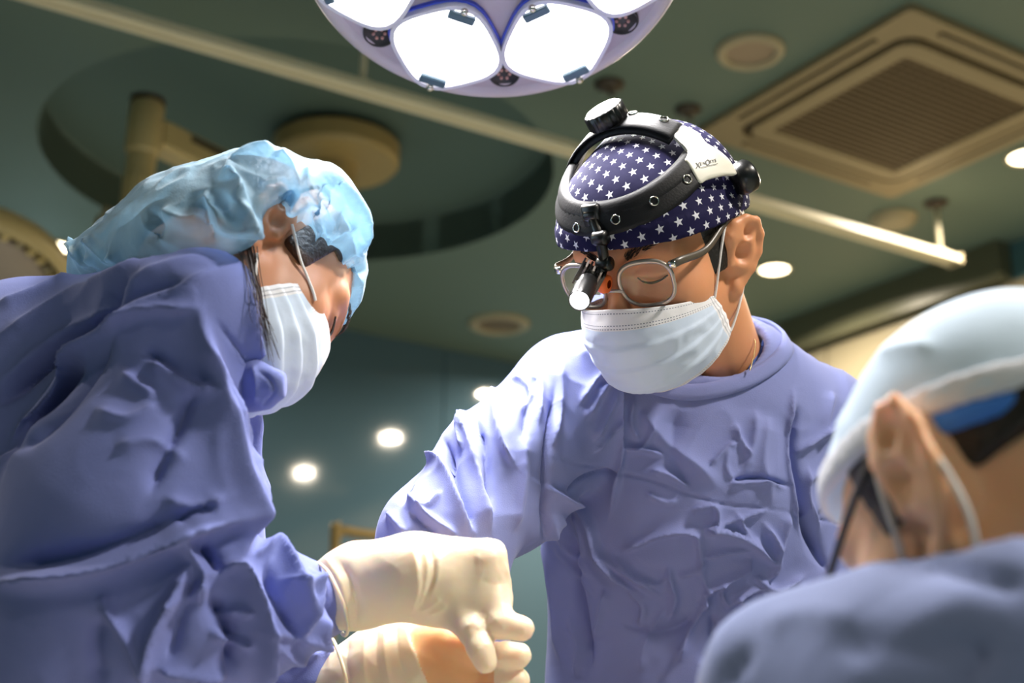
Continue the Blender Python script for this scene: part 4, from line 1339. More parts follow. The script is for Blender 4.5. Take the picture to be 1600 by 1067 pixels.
cmesh('glove', low_hand(C(738, 1150, 1.25), C(775, 1210, 1.22), 1), m_glove, surg)
cmesh('glove', low_hand(C(1160, 1200, 1.29), C(1090, 1230, 1.25), -1), m_glove, surg)
lower_body(surg, S_FEET[0], S_FEET[1]-.02, 1.10, m_scrub, m_gown, .165, .105)

# ---------------------------------------------------------------- eyeglasses
gl_o = c2w(HS((0, .1, .005)))
gls = empty('eyeglasses', gl_o, 'grey metal eyeglasses on the face of the surgeon in the starred cap', 'glasses')
m_frame = mat('grey_frame', srgb(168, 158, 150), .3, metal=.5)
m_temple = mat('dark_temple', srgb(84, 76, 66), .35)
m_glass, nt, b = new_mat('thin_lens')
nt.nodes.remove(b)
tr = nt.nodes.new('ShaderNodeBsdfTransparent'); go = nt.nodes.new('ShaderNodeBsdfGlossy'); go.inputs['Roughness'].default_value = .03
fr = nt.nodes.new('ShaderNodeFresnel'); fr.inputs['IOR'].default_value = 1.45
mxs = nt.nodes.new('ShaderNodeMixShader'); tr.inputs[0].default_value = (.95, .96, .97, 1)
nt.links.new(fr.outputs[0], mxs.inputs[0]); nt.links.new(tr.outputs[0], mxs.inputs[1]); nt.links.new(go.outputs[0], mxs.inputs[2])
nt.links.new(mxs.outputs[0], nt.nodes['Material Output'].inputs[0])
GZ = .0105
def rimpt(s, q):
    cx, cy = math.cos(q), math.sin(q)
    ex = 2.6
    r = 1/((abs(cx)**ex+abs(cy)**ex)**(1/ex))
    x = .0345+r*cx*.0255*(1+.06*cy); z = GZ+r*cy*.0225-.10*max(0, -cy)*abs(cx)*0
    y = .1085-.22*max(0, x-.012)-max(0, -cy)*.004
    return (s*x, y, z)
for s in (-1, 1):
    loop = np.array([rimpt(s, q) for q in np.linspace(0, 2*np.pi, 48, endpoint=False)])
    V, Fc = tube(c2w(HS(loop)), .0019+.0006*np.clip(np.sin(np.linspace(0, 2*np.pi, 48, endpoint=False)), 0, 1), 8, closed=True); rm = mk('rim', V, Fc, m_frame, gls)
    cpt = loop.mean(0)
    inner = cpt+(loop-cpt)*.98
    Vl = np.concatenate([inner, [cpt+np.array([0, .0015, 0])]])
    mk('lens', c2w(HS(Vl)), [[k, (k+1) % 48, 48] for k in range(48)], m_glass, rm)
    h_ = np.array((s*.062, .0965, .010+GZ+.006))
    P = HS([h_, h_+np.array((s*.006, -.006, .001)), (s*.0745, .05, .022), (s*.0795, .004, .034), (s*.082, -.012, .026), (s*.082, -.022, .006)])
    P = smooth_path(P, 40)
    ctr = HS((0, .02, .01)); Nn = P-ctr; Nn /= np.linalg.norm(Nn, axis=1)[:, None]
    V, Fc = ribbon(P, Nn, np.interp(np.linspace(0, 1, len(P)), [0, .3, 1], [.0042, .0036, .002]), .0022, seg=2); tm = mk('temple', c2w(V), Fc, m_temple, gls)
    V, Fc = boxm(c2w(HS(h_)), c2w(HS(h_)+HS.R[:, 0])-c2w(HS(h_)), c2w(HS(h_)+HS.R[:, 1])-c2w(HS(h_)), c2w(HS(h_)+HS.R[:, 2])-c2w(HS(h_)), .004, .003, .0035, .001); mk('hinge', V, Fc, m_chrome, tm)
    ctube('nose_pad_arm', HS([(s*.012, .107, .002), (s*.010, .104, -.004), (s*.011, .102, -.010)]), .0008, m_chrome, rm, 12, 6)
ctube('bridge', HS([(-.0105, .1085, .006), (-.005, .112, .0085), (.005, .112, .0085), (.0105, .1085, .006)]), .0018, m_frame, gls, 16)

# ---------------------------------------------------------------- headlamp
m_bk = mat('black_band', srgb(15, 15, 19), .6, spec=.3, noise_amt=.1, bump=.15, bscale=500)
m_bkg = mat('black_plastic', srgb(14, 14, 15), .3)
m_bracket = mat('white_bracket', srgb(226, 222, 208), .35)
m_knobtop = mat('knob_top', srgb(222, 222, 222), .5, bump=.3, bscale=600)
m_ink = mat('black_ink', srgb(24, 24, 26), .5)
m_orange = mat('orange_ring', srgb(236, 106, 40), .4)
m_led = mat('led_lens', srgb(255, 255, 255), .2, emit=(.93, .97, 1, 1), emit_s=12)
hl = empty('headlamp', c2w(HS((0, 0, .09))), 'black headlamp harness strapped over the starred navy cap, lamp hanging before the eyes', 'headlamp')
def band_path(a, b, off, phis, offf=0):
    out, nr = [], []
    rad = CR+off
    for ph in phis:
        s_, c_ = math.sin(ph), math.cos(ph)
        lo, hi = 0.0, .3
        for _ in range(40):
            mid = (lo+hi)/2
            p = np.array((mid*s_, CC[1]+mid*c_, 0)); p[2] = a+b*p[1]
            if (((p-CC)/rad)**2).sum() > 1: hi = mid
            else: lo = mid
        n_ = nrm((p-CC)/rad**2)
        p = p+n_*offf*max(0, c_)**2
        out.append(p); nr.append(n_)
    return np.array(out), np.array(nr)
bpts = np.array([ell_hit(HS, CC, CR+.010, x, y)[0] for x, y in ((905, 348), (940, 340), (1007, 310), (1078, 270))])
ba, bb = np.linalg.lstsq(np.c_[np.ones(4), bpts[:, 1]], bpts[:, 2], rcond=None)[0][::1]
ph = np.radians(np.linspace(-165, 165, 90))
hn = lambda N: N @ HS.R.T
P, N_ = band_path(ba, bb, .0035, ph, .006)
P, N_ = band_path(ba, bb, .0115, ph, .006)
bx = pxof(HS(P))[:, 0]
sel = (np.abs(ph) < np.abs(ph[(ph < 0) & (bx > 1094)]).min()) if ((ph < 0) & (bx > 1094)).any() else np.abs(np.degrees(ph)) < 70
V, Fc = ribbon(HS(P[sel]-np.array([0, 0, .003])), hn(N_[sel]), .0125, .0022); bandm = mk('head_band', c2w(V), Fc, m_bk, hl)
P0_, N0_ = band_path(ba, bb, .0035, ph[sel], .006)
V, Fc = ribbon(HS(P0_), hn(N0_), .0105, .0075, crown=.25); pad = mk('band_pad', c2w(V), Fc, m_bk, hl)
kz = ell_hit(HS, CC, CR+.006, 1150, 281)[0]
P, N_ = band_path(kz[2]-.12*kz[1], .12, .004, np.radians(np.linspace(-108, -252, 50)))
V, Fc = ribbon(HS(P), hn(N_), .0055, .0022); mk('rear_strap', c2w(V), Fc, m_bracket, hl)
# strap over the crown
tp = np.array([ell_hit(HS, CC, CR+.014, x, y)[0] for x, y in ((905, 224), (930, 207), (972, 190), (1001, 187), (1046, 194))])
ta, tb, tcx = np.linalg.lstsq(np.c_[np.ones(5), tp[:, 2], tp[:, 0]*.0], tp[:, 1], rcond=None)[0]
def top_path(off, psis):
    out, nr = [], []; rad = CR+off
    for ps in psis:
        s_, c_ = math.sin(ps), math.cos(ps)
        lo, hi = 0., .3
        for _ in range(40):
            mid = (lo+hi)/2
            p = np.array((mid*s_, 0, CC[2]+mid*c_)); p[1] = ta+tb*p[2]
            if (((p-CC)/rad)**2).sum() > 1: hi = mid
            else: lo = mid
        out.append(p); nr.append(nrm((p-CC)/rad**2))
    return np.array(out), np.array(nr)
psi = np.radians(np.linspace(-29, 75, 50))
P, N_ = top_path(.006, psi); V, Fc = ribbon(HS(P), hn(N_), .0125, .006, crown=.2); mk('top_strap_pad', c2w(V), Fc, m_bk, hl)
P, N_ = top_path(.0135, psi); V, Fc = ribbon(HS(P), hn(N_), .0135, .0022); tst = mk('top_strap', c2w(V), Fc, m_bk, hl)
def eyelets(o, pts):
    f = surf(o)
    for x, y in pts:
        h = f(x, y)
        if h is None: continue
        V, Fc = lathe([(.0034, -.0005), (.0034, .0008), (.0041, .0014), (.0048, .0008), (.0048, -.0005)], c2w(h[0]), M @ h[1], 24)
        mk('eyelet', V, Fc, m_chrome, o)
eyelets(bandm, ((962, 343), (1022, 314), (1074, 280), (901, 356)))
eyelets(tst, ((989, 177), (1037, 186), (913, 206)))
# knob on the crown
p, n_ = ell_hit(HS, CC, CR+.0158, 952, 190)
ka = nrm(M @ (HS.R @ n_)); ko = c2w(HS(p))
prof = []
V, Fc = lathe([(.017, -.002), (.0195, 0), (.0195, .013), (.018, .0145), (0, .0145)], ko, ka, 60)
rr = np.linalg.norm((V-ko)-np.outer((V-ko)@ka, ka), axis=1)
xx = nrm(np.cross(ka, (0, 1, .01))); yy = np.cross(ka, xx)
an = np.arctan2((V-ko)@yy, (V-ko)@xx)
msk = rr > .0185
V[msk] += ((V[msk]-ko)-np.outer((V[msk]-ko)@ka, ka))*(.06*np.cos(an[msk]*20))[:, None]
kb = mk('crown_knob', V, Fc, m_bkg, hl)
V, Fc = lathe([(.0178, .0146), (.0165, .0158), (0, .0162)], ko, ka, 40); mk('knob_top', V, Fc, m_knobtop, kb)
# rear knob
p, n_ = ell_hit(HS, CC, CR+.006, 1152, 283)
ra_ = nrm(M @ (HS.R @ nrm(n_+np.array((0, -1.2, 0))))); ro = c2w(HS(p))
V, Fc = lathe([(0, -.004), (.012, -.004), (.0165, .002), (.0165, .014), (.014, .017), (0, .0175)], ro, ra_, 40); mk('rear_knob', V, Fc, m_bkg, hl)
# white bracket joining both straps
zp = [(850, 285), (875, 255), (905, 225), (950, 240), (1000, 265), (1030, 300), (1060, 335), (1120, 370), (1165, 405), (1200, 440), (1225, 480), (1238, 505), (1242, 530), (1180, 533), (1120, 545), (1060, 563), (1015, 588), (985, 545), (960, 500), (935, 460), (918, 440), (932, 415), (936, 390), (925, 365), (900, 335), (870, 310)]
op = np.array([(840+a/4, 140+b/4) for a, b in zp]); op = smooth_path(np.c_[op, op[:, 0]*0], 78, True)[:, :2]; ce = np.array([1095, 250.])
rings = []
for sc in (1, .97, .8, .6, .4, .2):
    rings.append([ell_hit(HS, CC, CR+.0135+(.0015 if sc < .99 else 0), *(ce+(q-ce)*sc)) for q in op])
n = len(op)
Lp = np.array([[p for p, _ in r] for r in rings]); Ln = np.array([[n_ for _, n_ in r] for r in rings])
cp, cn = ell_hit(HS, CC, CR+.015, *ce)
Vt = np.concatenate([Lp.reshape(-1, 3), [cp]]); Vn = np.concatenate([Ln.reshape(-1, 3), [cn]])
Fc = []
for r in range(len(rings)-1):
    for k in range(n): Fc.append([r*n+k, r*n+(k+1) % n, (r+1)*n+(k+1) % n, (r+1)*n+k])
lastr = (len(rings)-1)*n
for k in range(n): Fc.append([lastr+k, lastr+(k+1) % n, len(Vt)-1])
back = Lp[0]-Ln[0]*.003
o_ = len(Vt); Vall = np.concatenate([Vt, back])
for k in range(n): Fc.append([k, o_+k, o_+(k+1) % n, (k+1) % n])
brk = mk('bracket', c2w(HS(Vall)), Fc, m_bracket, hl)
# lettering on the bracket
def glyphs(name, items, parent, m_, base, dx, dy, off):
    """items: (char, x, size, stretch); baseline origin, text axes in photo points"""
    VV, FF, o = [], [], 0; fb = surf(parent)
    for ch, x0, size, sx, drop in items:
        cu = bpy.data.curves.new('t', 'FONT'); cu.body = ch; cu.size = 1.0; cu.offset = .02; cu.resolution_u = 3
        ob = bpy.data.objects.new('t', cu); COL.objects.link(ob)
        dg = bpy.context.evaluated_depsgraph_get(); me = ob.evaluated_get(dg).to_mesh()
        vs_ = np.array([v.co[:2] for v in me.vertices]); fs = [list(p.vertices) for p in me.polygons]
        ob.evaluated_get(dg).to_mesh_clear(); bpy.data.objects.remove(ob); bpy.data.curves.remove(cu)
        for v in vs_:
            q = base+dx*(x0+v[0]*size*sx)+dy*(v[1]*size-drop)
            h = fb(*q)
            VV.append(h[0]+h[1]*.0004 if h is not None else HS(ell_hit(HS, CC, CR+off, *q)[0]))
        FF += [[i+o for i in f] for f in fs]; o += len(vs_)
    return mk(name, c2w(np.array(VV)), FF, m_, parent, smooth=False)
bd_ = np.array([np.cos(math.radians(-13)), np.sin(math.radians(-13))]); ud = np.array([-.10, -1.0])
glyphs('lettering', [('X', 0, 15, .82, 3.5), ('E', 8.2, 8.5, .9, 0), ('N', 13.2, 8.5, .9, 0), ('O', 18.6, 15, .72, 2.6), ('S', 26.6, 8.5, .9, 0), ('Y', 31.2, 8.5, .9, 0), ('S', 36.2, 8.5, .9, 0)], brk, m_ink, np.array([1087., 260.5]), bd_*.83, ud*.83, .0156)
ul = [ell_hit(HS, CC, CR+.0159, *(np.array([1096., 261.5])+bd_*q))[0] for q in np.linspace(0, 26, 12)]
un = [ell_hit(HS, CC, CR+.0159, *(np.array([1096., 261.5])+bd_*q))[1] for q in np.linspace(0, 26, 12)]
V, Fc = ribbon(HS(np.array(ul)), hn(np.array(un)), .00022, .0002, seg=1); mk('underline', c2w(V), Fc, m_ink, brk)
# jointed arm and lamp before the eyes
dL = -HS((.012, .135, .01))[2]
b0_ = HS(ell_hit(HS, CC, CR+.017, 925, 336)[0])
pa = [b0_, C(938, 372, (-b0_[2]+dL)/2-.012), C(945, 412, dL-.004), C(928, 436, dL)]
def link(a, b, r, name='arm_link'):
    V, Fc = tube(c2w(np.array([a, a+(b-a)*.12, a+(b-a)*.88, b])), [r*.8, r, r, r*.8], 12); return mk(name, V, Fc, m_bkg, hl)
for a, b in zip(pa[:-1], pa[1:]): link(a, b, .0052)
for q in pa[:3]:
    V, Fc = lathe([(0, -.007), (.006, -.007), (.0072, -.005), (.0072, .005), (.006, .007), (0, .007)], c2w(q), M @ HS.R[:, 0], 20); mk('arm_joint', V, Fc, m_bkg, hl)
V, Fc = boxm(c2w(b0_), M @ HS.R[:, 0], M @ HS.R[:, 1], M @ HS.R[:, 2], .009, .005, .011, .002); mk('arm_mount', V, Fc, m_bkg, hl)
hd = C(905, 470, dL-.055); tl = C(921, 434, dL-.005)
ax_ = nrm(M @ (hd-tl)); t0_ = c2w(tl); LL = np.linalg.norm(hd-tl)
V, Fc = lathe([(0, -.006), (.0065, -.006), (.0075, .0), (.0075, .010), (.009, .011), (.009, LL*.5), (.0105, LL*.52), (.0105, LL*.94), (.0098, LL), (.0088, LL), (.0085, LL-.002)], t0_, ax_, 32); lam = sharp(mk('lamp_barrel', V, Fc, m_bkg, hl))
V, Fc = lathe([(.0086, LL-.0015), (.004, LL-.0008), (0, LL-.0006)], t0_, ax_, 28); mk('led_lens', V, Fc, m_led, lam)
kx = nrm(np.cross(ax_, M @ np.array([0, 0, 1.]))); ky = np.cross(ax_, kx)
V, Fc = boxm(t0_-ax_*.004, kx, ky, ax_, .0125, .008, .008, .001); mk('heat_sink', V, Fc, m_bkg, lam, smooth=False)
for k in range(7):
    V, Fc = boxm(t0_-ax_*.004+kx*(k-3)*.0038+ky*0, kx, ky, ax_, .0009, .0105, .0095); mk('fin', V, Fc, m_frame if k % 2 else m_bkg, lam, smooth=False)
q_ = C(943, 443, dL+.003)
V, Fc = lathe([(.004, -.004), (.0085, -.004), (.0095, 0), (.0085, .005), (.004, .006)], c2w(q_), nrm(M @ (nrm(hd-tl)*.4+np.array([1, 0, .2]))), 24); mk('filter_ring', V, Fc, m_orange, hl)
# ================================================================== nurse bending in from the left
N_FEET = c2w(C(60, 700, 1.25)); N_FEET[2] = 0; N_FEET[0] = -.70; N_FEET[1] = 1.28
nurse = empty('person', N_FEET, 'nurse in a pale blue bouffant cap bending over from the left with gloved hands', 'person')
HN = Pose((.64, .48, .60), (.62, -.78, -.04), (-.2395, .0595, -1.195), .96)
HN.eg = 1.0; HN.ey = -.012; HN.ez = -.013
t = HN.t
fd = Field(t+np.array([-.20, -.19, -.17]), t+np.array([.16, .15, .16]), .0025)
fd.cap(HN((0, -.03, -.05)), C(325, 540, 1.265), .043, .044, .03)
head_field(fd, HN, (1, -1), True)
nbody = cmesh('body', fd, m_skinB, nurse)
nhair = hair_patch(nurse, HN, m_hairb, [((.045, .010, .0), (.1, .030, .10)), ((.03, .026, .050), (.1, .042, .12)), ((-.02, -.2, -.02), (.1, -.030, .10))], off=.003, nape=False)
for s in (1, -1):
    brow(nurse, HN, s, [(.012, .0965, .033), (.022, .0955, .037), (.036, .0870, .041), (.050, .0735, .039)], .0034, 110)
    lp = smooth_path([(s*.017, .0885, .012), (s*.024, .0925, .0085), (s*.033, .0940, .007), (s*.041, .0905, .008), (s*.049, .085, .0095)], 20)
    V, Fc = tube(c2w(HN(lp)), np.interp(np.linspace(0, 1, len(lp)), [0, .5, 1], [.0006, .0016, .0009]), 6); mk('eyelashes', V, Fc, m_eye, nurse)
# bun of hair inside the cap
fd = Field(C(120, 500, 1.3)*[1, 1, 0]+[0, 0, -1.36], C(430, 260, 1.3)*[1, 1, 0]+[0, 0, -1.12], .004)
fd.cap(C(345, 345, 1.235), C(270, 362, 1.25), .034, .028, .02); fd.cap(C(270, 362, 1.25), C(200, 388, 1.275), .028, .021, .02)
fd.cap(C(384, 398, 1.175), C(352, 460, 1.185), .024, .024, .02); fd.cap(C(372, 372, 1.178), C(300, 376, 1.20), .026, .028, .02)
V, Q = fd.mesh(1); mk('hair_bun', c2w(V), Q, m_hairb, nurse)

mo, MV = face_mask(nurse, HN, [(.112, -.004), (.118, -.024), (.119, -.044), (.114, -.070), (.104, -.092), (.080, -.108)],
                   [(.0655, .046, -.016), (.068, .036, -.044), (.064, .024, -.078)], pleat=.0035, wr=.0010, seed=9)
fo = over([nbody, nhair, mo])
for pp in ([(455, 350), (461, 375), (470, 405), (480, 435), (489, 458), (492, 470)], [(401, 396), (399, 420), (399, 445), (401, 462), (403, 472)]):
    pts = [fo(x, y, .0022) for x, y in pp]; ctube('ear_loop', [q for q in pts if q is not None], .0013, m_loop, mo)
for s in (-1,):
    tp, bt = HN.inv(MV[2, 0]), HN.inv(MV[-3, 0])
    ctube('ear_loop', HN([tp, (s*.076, .022, .010), (s*.080, .006, .024), (s*.083, -.016, .02)]), .0013, m_loop, mo)
    ctube('ear_loop', HN([bt, (s*.074, .010, -.050), (s*.078, -.004, -.034), (s*.080, -.012, -.02)]), .0013, m_loop, mo)

# ---- bouffant cap, thin enough to show the hair
def bouffant():
    m, nt, b = new_mat('thin_blue_nonwoven'); L = nt.links; N = nt.nodes.new
    out = nt.nodes['Material Output']
    b.inputs['Base Color'].default_value = srgb(128, 168, 192); b.inputs['Roughness'].default_value = .6
    b.inputs['Specular IOR Level'].default_value = .4; b.inputs['Sheen Weight'].default_value = .3
    tl = N('ShaderNodeBsdfTranslucent'); tl.inputs[0].default_value = srgb(140, 180, 204)
    tr = N('ShaderNodeBsdfTransparent'); tr.inputs[0].default_value = (.85, .93, 1, 1)
    m1 = N('ShaderNodeMixShader'); m1.inputs[0].default_value = .35
    m2 = N('ShaderNodeMixShader')
    L.new(b.outputs[0], m1.inputs[1]); L.new(tl.outputs[0], m1.inputs[2])
    L.new(m1.outputs[0], m2.inputs[1]); L.new(tr.outputs[0], m2.inputs[2])
    lw = N('ShaderNodeLayerWeight'); lw.inputs['Blend'].default_value = .5
    mr = N('ShaderNodeMapRange'); mr.inputs[3].default_value = .44; mr.inputs[4].default_value = .06
    L.new(lw.outputs['Facing'], mr.inputs[0]); L.new(mr.outputs[0], m2.inputs[0])
    L.new(m2.outputs[0], out.inputs[0])
    tc = N('ShaderNodeTexCoord'); n1 = N('ShaderNodeTexNoise'); n1.inputs['Scale'].default_value = 55; n1.inputs['Detail'].default_value = 4
    L.new(tc.outputs['Object'], n1.inputs['Vector'])
    bp = N('ShaderNodeBump'); bp.inputs['Strength'].default_value = .5; bp.inputs['Distance'].default_value = .004
    vo = N('ShaderNodeTexVoronoi'); vo.inputs['Scale'].default_value = 650; L.new(tc.outputs['Object'], vo.inputs['Vector'])
    bp2 = N('ShaderNodeBump'); bp2.inputs['Strength'].default_value = .35; bp2.inputs['Distance'].default_value = .0008
    L.new(n1.outputs['Fac'], bp.inputs['Height']); L.new(vo.outputs['Distance'], bp2.inputs['Height'])
    L.new(bp.outputs[0], bp2.inputs['Normal']); L.new(bp2.outputs[0], b.inputs['Normal'])
    return m
m_bouf = bouffant()
fd = Field(C(70, 520, 1.2)*[1, 1, 0]+[0, 0, -1.42], C(640, 200, 1.2)*[1, 1, 0]+[0, 0, -1.03], .0035)
E3 = np.eye(3)
fd.ell(HN((0, -.006, .042)), HN.R, np.array((.0795, .100, .089)), .02)
fd.cap(C(430, 292, 1.16), C(500, 318, 1.16), .030, .034, .03)
fd.cap(C(548, 380, 1.17), C(560, 430, 1.17), .022, .014, .03)
fd.cap(C(372, 345, 1.13), C(295, 366, 1.145), .033, .036, .03); fd.cap(C(295, 366, 1.145), C(205, 388, 1.20), .036, .033, .03); fd.cap(C(386, 318, 1.165), C(290, 356, 1.185), .036, .043, .03); fd.cap(C(290, 356, 1.185), C(200, 388, 1.26), .037, .030, .03); fd.cap(C(200, 388, 1.26), C(135, 412, 1.27), .030, .020, .03)
# open the cap over the face: cut with the brim plane and the ear notch
def cut(a, b, r, k=.006): fd.cap(C(*a), C(*b), r, None, k, 's')
brim_pts = [HN((.05, .075, .068)), HN((0, .098, .074)), HN((.078, -.006, .040)), HN((.06, -.060, -.010)), HN((.0, -.09, -.03))]
bl = np.array([(.0, .094, .072), (.066, .030, .058), (.078, -.004, .028), (.05, -.070, -.012)])
A_ = np.c_[np.ones(4), bl[:, 1]]; cz = np.linalg.lstsq(A_, bl[:, 2], rcond=None)[0]
X, Y, Z = np.meshgrid(*fd.ax, indexing='ij')
Lc = HN.inv(np.stack([X, Y, Z], -1).reshape(-1, 3))
dpl = (cz[0]+cz[1]*Lc[:, 1]-Lc[:, 2])/math.hypot(1, cz[1])
dpl = np.minimum(dpl, (Lc[:, 1]+.006)*1.2)
fd.f = np.maximum(fd.f, dpl.reshape(fd.f.shape).astype(np.float32))
fd.cap(C(430, 338, 1.13), C(416, 385, 1.13), .011, .012, .006, 's', .35)
V, Q = fd.mesh(1)
V, Q = subdiv(V, Q); V = laplace(V, Q, .5)
cap_strokes = [
 ([(358, 258), (372, 300), (385, 345), (400, 370)], 9, 7, 16), ([(360, 262), (395, 240), (430, 236)], 5, 8, 8),
 ([(325, 300), (340, 335), (360, 350), (400, 345)], 9, 8, 10), ([(320, 310), (325, 350), (335, 380)], -6, 8, 8),
 ([(460, 290), (448, 315), (435, 335)], -11, 7, 7), ([(430, 240), (460, 275), (478, 300)], 7, 8, 10),
 ([(480, 264), (490, 300), (500, 340), (495, 380)], 8, 8, 10), ([(500, 300), (525, 320), (520, 360)], 7, 7, 8),
 ([(470, 310), (500, 305), (520, 290)], -6, 7, 7), ([(515, 380), (535, 350), (560, 350)], 6, 7, 8), ([(535, 410), (555, 385), (570, 395)], 5, 6, 8),
 ([(540, 440), (555, 425), (575, 420)], -5, 7, 7), ([(250, 330), (290, 345), (320, 340)], 5, 10, 10), ([(230, 325), (250, 350), (230, 380)], -4, 10, 10),
 ([(110, 375), (130, 400), (150, 415)], 6, 8, 8), ([(135, 370), (165, 395), (185, 410)], 5, 8, 8), ([(405, 290), (440, 280), (455, 285)], 4, 6, 6)]
V = crumple(V, Q, .0042, 24, seed=6)
V = folds(V, Q, [(p, a_*2.0, l_*.9, r__*.9) for p, a_, l_, r__ in cap_strokes])
mk('bouffant_cap', c2w(V), Q, m_bouf, nurse)
# elastic edge of the cap
# ---- gown
m = 1.10/F_PX
fd = Field(np.array([-1.05, -.62, -1.50]), np.array([-.14, .13, -.80]), .0055)
Kn = lambda a, b, ra, rb, k=.04, zs=1.0, op='u': fd.cap(C(*a), C(*b), ra*m, rb*m, k, op, zs)
Kn((290, 500, 1.17), (30, 610, 1.22), 116, 160, .05)
Kn((30, 610, 1.22), (-420, 900, 1.28), 165, 230, .06)
Kn((318, 470, 1.10), (250, 500, 1.12), 72, 100, .05)
Kn((305, 505, 1.10), (200, 800, 1.08), 84, 172, .04, 1.5)
Kn((200, 800, 1.08), (140, 1000, 1.08), 172, 190, .04, 1.5)
Kn((140, 1000, 1.08), (330, 985, 1.07), 185, 100, .04, 1.3)
Kn((320, 975, 1.07), (425, 950, 1.10), 100, 82, .035)
Kn((40, 780, 1.20), (-80, 1200, 1.22), 190, 230, .05)
Kn((425, 950, 1.10), (505, 937, 1.145), 84, 60, .02)
# chest between the arms
Kn((350, 600, 1.20), (325, 950, 1.27), 62, 100, .03)
Kn((330, 530, 1.19), (415, 600, 1.16), 50, 28, .02)
# far arm
Kn((300, 900, 1.28), (330, 1075, 1.26), 100, 90, .03)
Kn((330, 1075, 1.26), (500, 1060, 1.22), 84, 56, .03)
fd.cap(HN((0, -.03, -.06)), C(330, 490, 1.20), .050, .046, .012, 's')
n_strokes = [
 ([(312, 484), (328, 560), (342, 640), (356, 720), (374, 800), (376, 880)], 17, 12, 20),
 ([(155, 520), (200, 495), (250, 484), (312, 483)], 9, 10, 5),
 ([(205, 435), (150, 490), (90, 555), (0, 632)], -20, 9, 16),
 ([(165, 512), (120, 560), (70, 625), (20, 695)], 13, 8, 10),
 ([(175, 530), (130, 600), (80, 660), (10, 720)], -9, 8, 10),
 ([(155, 520), (90, 610), (40, 690), (-20, 760)], 8, 9, 9),
 ([(232, 562), (262, 578), (290, 600), (332, 618)], 10, 4, 12),
 ([(225, 550), (255, 566), (280, 590)], -6, 6, 6),
 ([(190, 580), (215, 600), (245, 622)], 5, 6, 9),
 ([(305, 605), (285, 660), (255, 720), (235, 770)], -9, 9, 12),
 ([(150, 640), (200, 655), (250, 630)], 5, 10, 10),
 ([(180, 700), (240, 690), (290, 720)], 5, 12, 12),
 ([(-10, 915), (60, 908), (130, 895), (210, 865), (290, 832), (372, 805)], 20, 16, 10),
 ([(0, 885), (120, 870), (220, 840), (290, 800)], -14, 16, 16),
 ([(255, 780), (300, 790), (345, 775)], 8, 8, 14),
 ([(278, 820), (300, 800), (330, 790)], -9, 8, 8),
 ([(280, 836), (300, 870), (316, 905), (316, 945)], 11, 6, 12),
 ([(318, 850), (336, 880), (340, 900)], -14, 8, 8),
 ([(318, 902), (360, 892), (392, 935), (408, 990), (408, 1040), (396, 1075)], 18, 12, 9),
 ([(330, 925), (352, 960), (365, 1000), (360, 1060)], -16, 12, 12),
 ([(345, 960), (370, 955), (390, 965)], 7, 5, 7), ([(330, 985), (355, 1000), (395, 1010)], 9, 5, 7),
 ([(160, 930), (170, 960), (205, 1010), (230, 1070)], 9, 10, 10),
 ([(295, 880), (270, 940), (240, 1000), (225, 1070)], 12, 10, 12),
 ([(310, 900), (280, 960), (265, 1030)], -8, 10, 10),
 ([(160, 960), (150, 1010), (160, 1070)], -7, 14, 14),
 ([(255, 960), (300, 930), (325, 925)], 6, 8, 8),
 ([(245, 1040), (280, 1050), (330, 1055), (360, 1050)], 8, 8, 8),
 ([(300, 400), (230, 430), (150, 480), (60, 545), (-10, 605)], 6, 12, 7),
 ([(250, 398), (150, 440), (60, 490), (-10, 530)], 6, 10, 6),
 ([(340, 420), (280, 450), (210, 480), (165, 520)], 6, 10, 8),
 ([(300, 440), (210, 465), (120, 530)], -5, 9, 9),
 ([(120, 425), (60, 455), (-10, 480)], 5, 8, 6),
 ([(335, 500), (360, 530), (382, 560), (392, 590)], -2.5, 3, 3),
 ([(320, 500), (340, 580), (362, 650), (378, 720)], 8, 5, 8),
 ([(350, 620), (362, 700), (378, 780)], 6, 6, 6),
 ([(392, 440), (391, 520), (398, 600), (396, 660), (380, 760), (378, 850)], 9, 7, 7),
 ([(401, 600), (402, 680), (396, 780)], -10, 5, 5),
 ([(408, 640), (413, 720), (408, 800)], 6, 6, 6),
 ([(392, 870), (430, 858), (450, 880), (470, 925), (485, 965)], 11, 10, 9),
 ([(415, 880), (425, 920), (450, 970), (470, 1010)], -10, 8, 8),
 ([(440, 905), (470, 915), (505, 905)], 6, 6, 9),
 ([(500, 885), (505, 915), (520, 950), (530, 985)], -8, 6, 6),
 ([(480, 890), (490, 930), (480, 970), (460, 1000)], 8, 6, 8),
 ([(395, 985), (440, 990), (480, 1000), (515, 1010)], 7, 7, 7),
 ([(510, 960), (500, 990), (515, 1030)], 8, 6, 6),
 ([(420, 1000), (460, 1030), (510, 1025)], 6, 7, 7),
]
gN = gown('surgical_gown', fd, m_gownN, nurse, [(p, a_*1.35, l_, r__) for p, a_, l_, r__ in n_strokes], .0024, seed=4, freq=9, ws=.85)
fd = Field(C(370, 670, 1.15)*[1, 1, 0]+[0, 0, -1.20], C(470, 540, 1.15)*[1, 1, 0]+[0, 0, -1.02], .0025)
fd.cap(C(386, 575, 1.10), C(430, 598, 1.085), .012, .009, .01); fd.cap(C(386, 612, 1.10), C(432, 605, 1.085), .015, .010, .012); fd.cap(C(396, 622, 1.10), C(414, 625, 1.09), .010, .008, .01)
V, Q = fd.mesh(2); V, Q = subdiv(V, Q); V = laplace(V, Q, .5)
V = folds(V, Q, [([(404, 580), (420, 592), (428, 612), (412, 634)], -2.5, 2.5, 2.5), ([(395, 570), (402, 600), (400, 630)], 3, 4, 6)])
mk('collar', c2w(V), Q, m_gownN, gN)
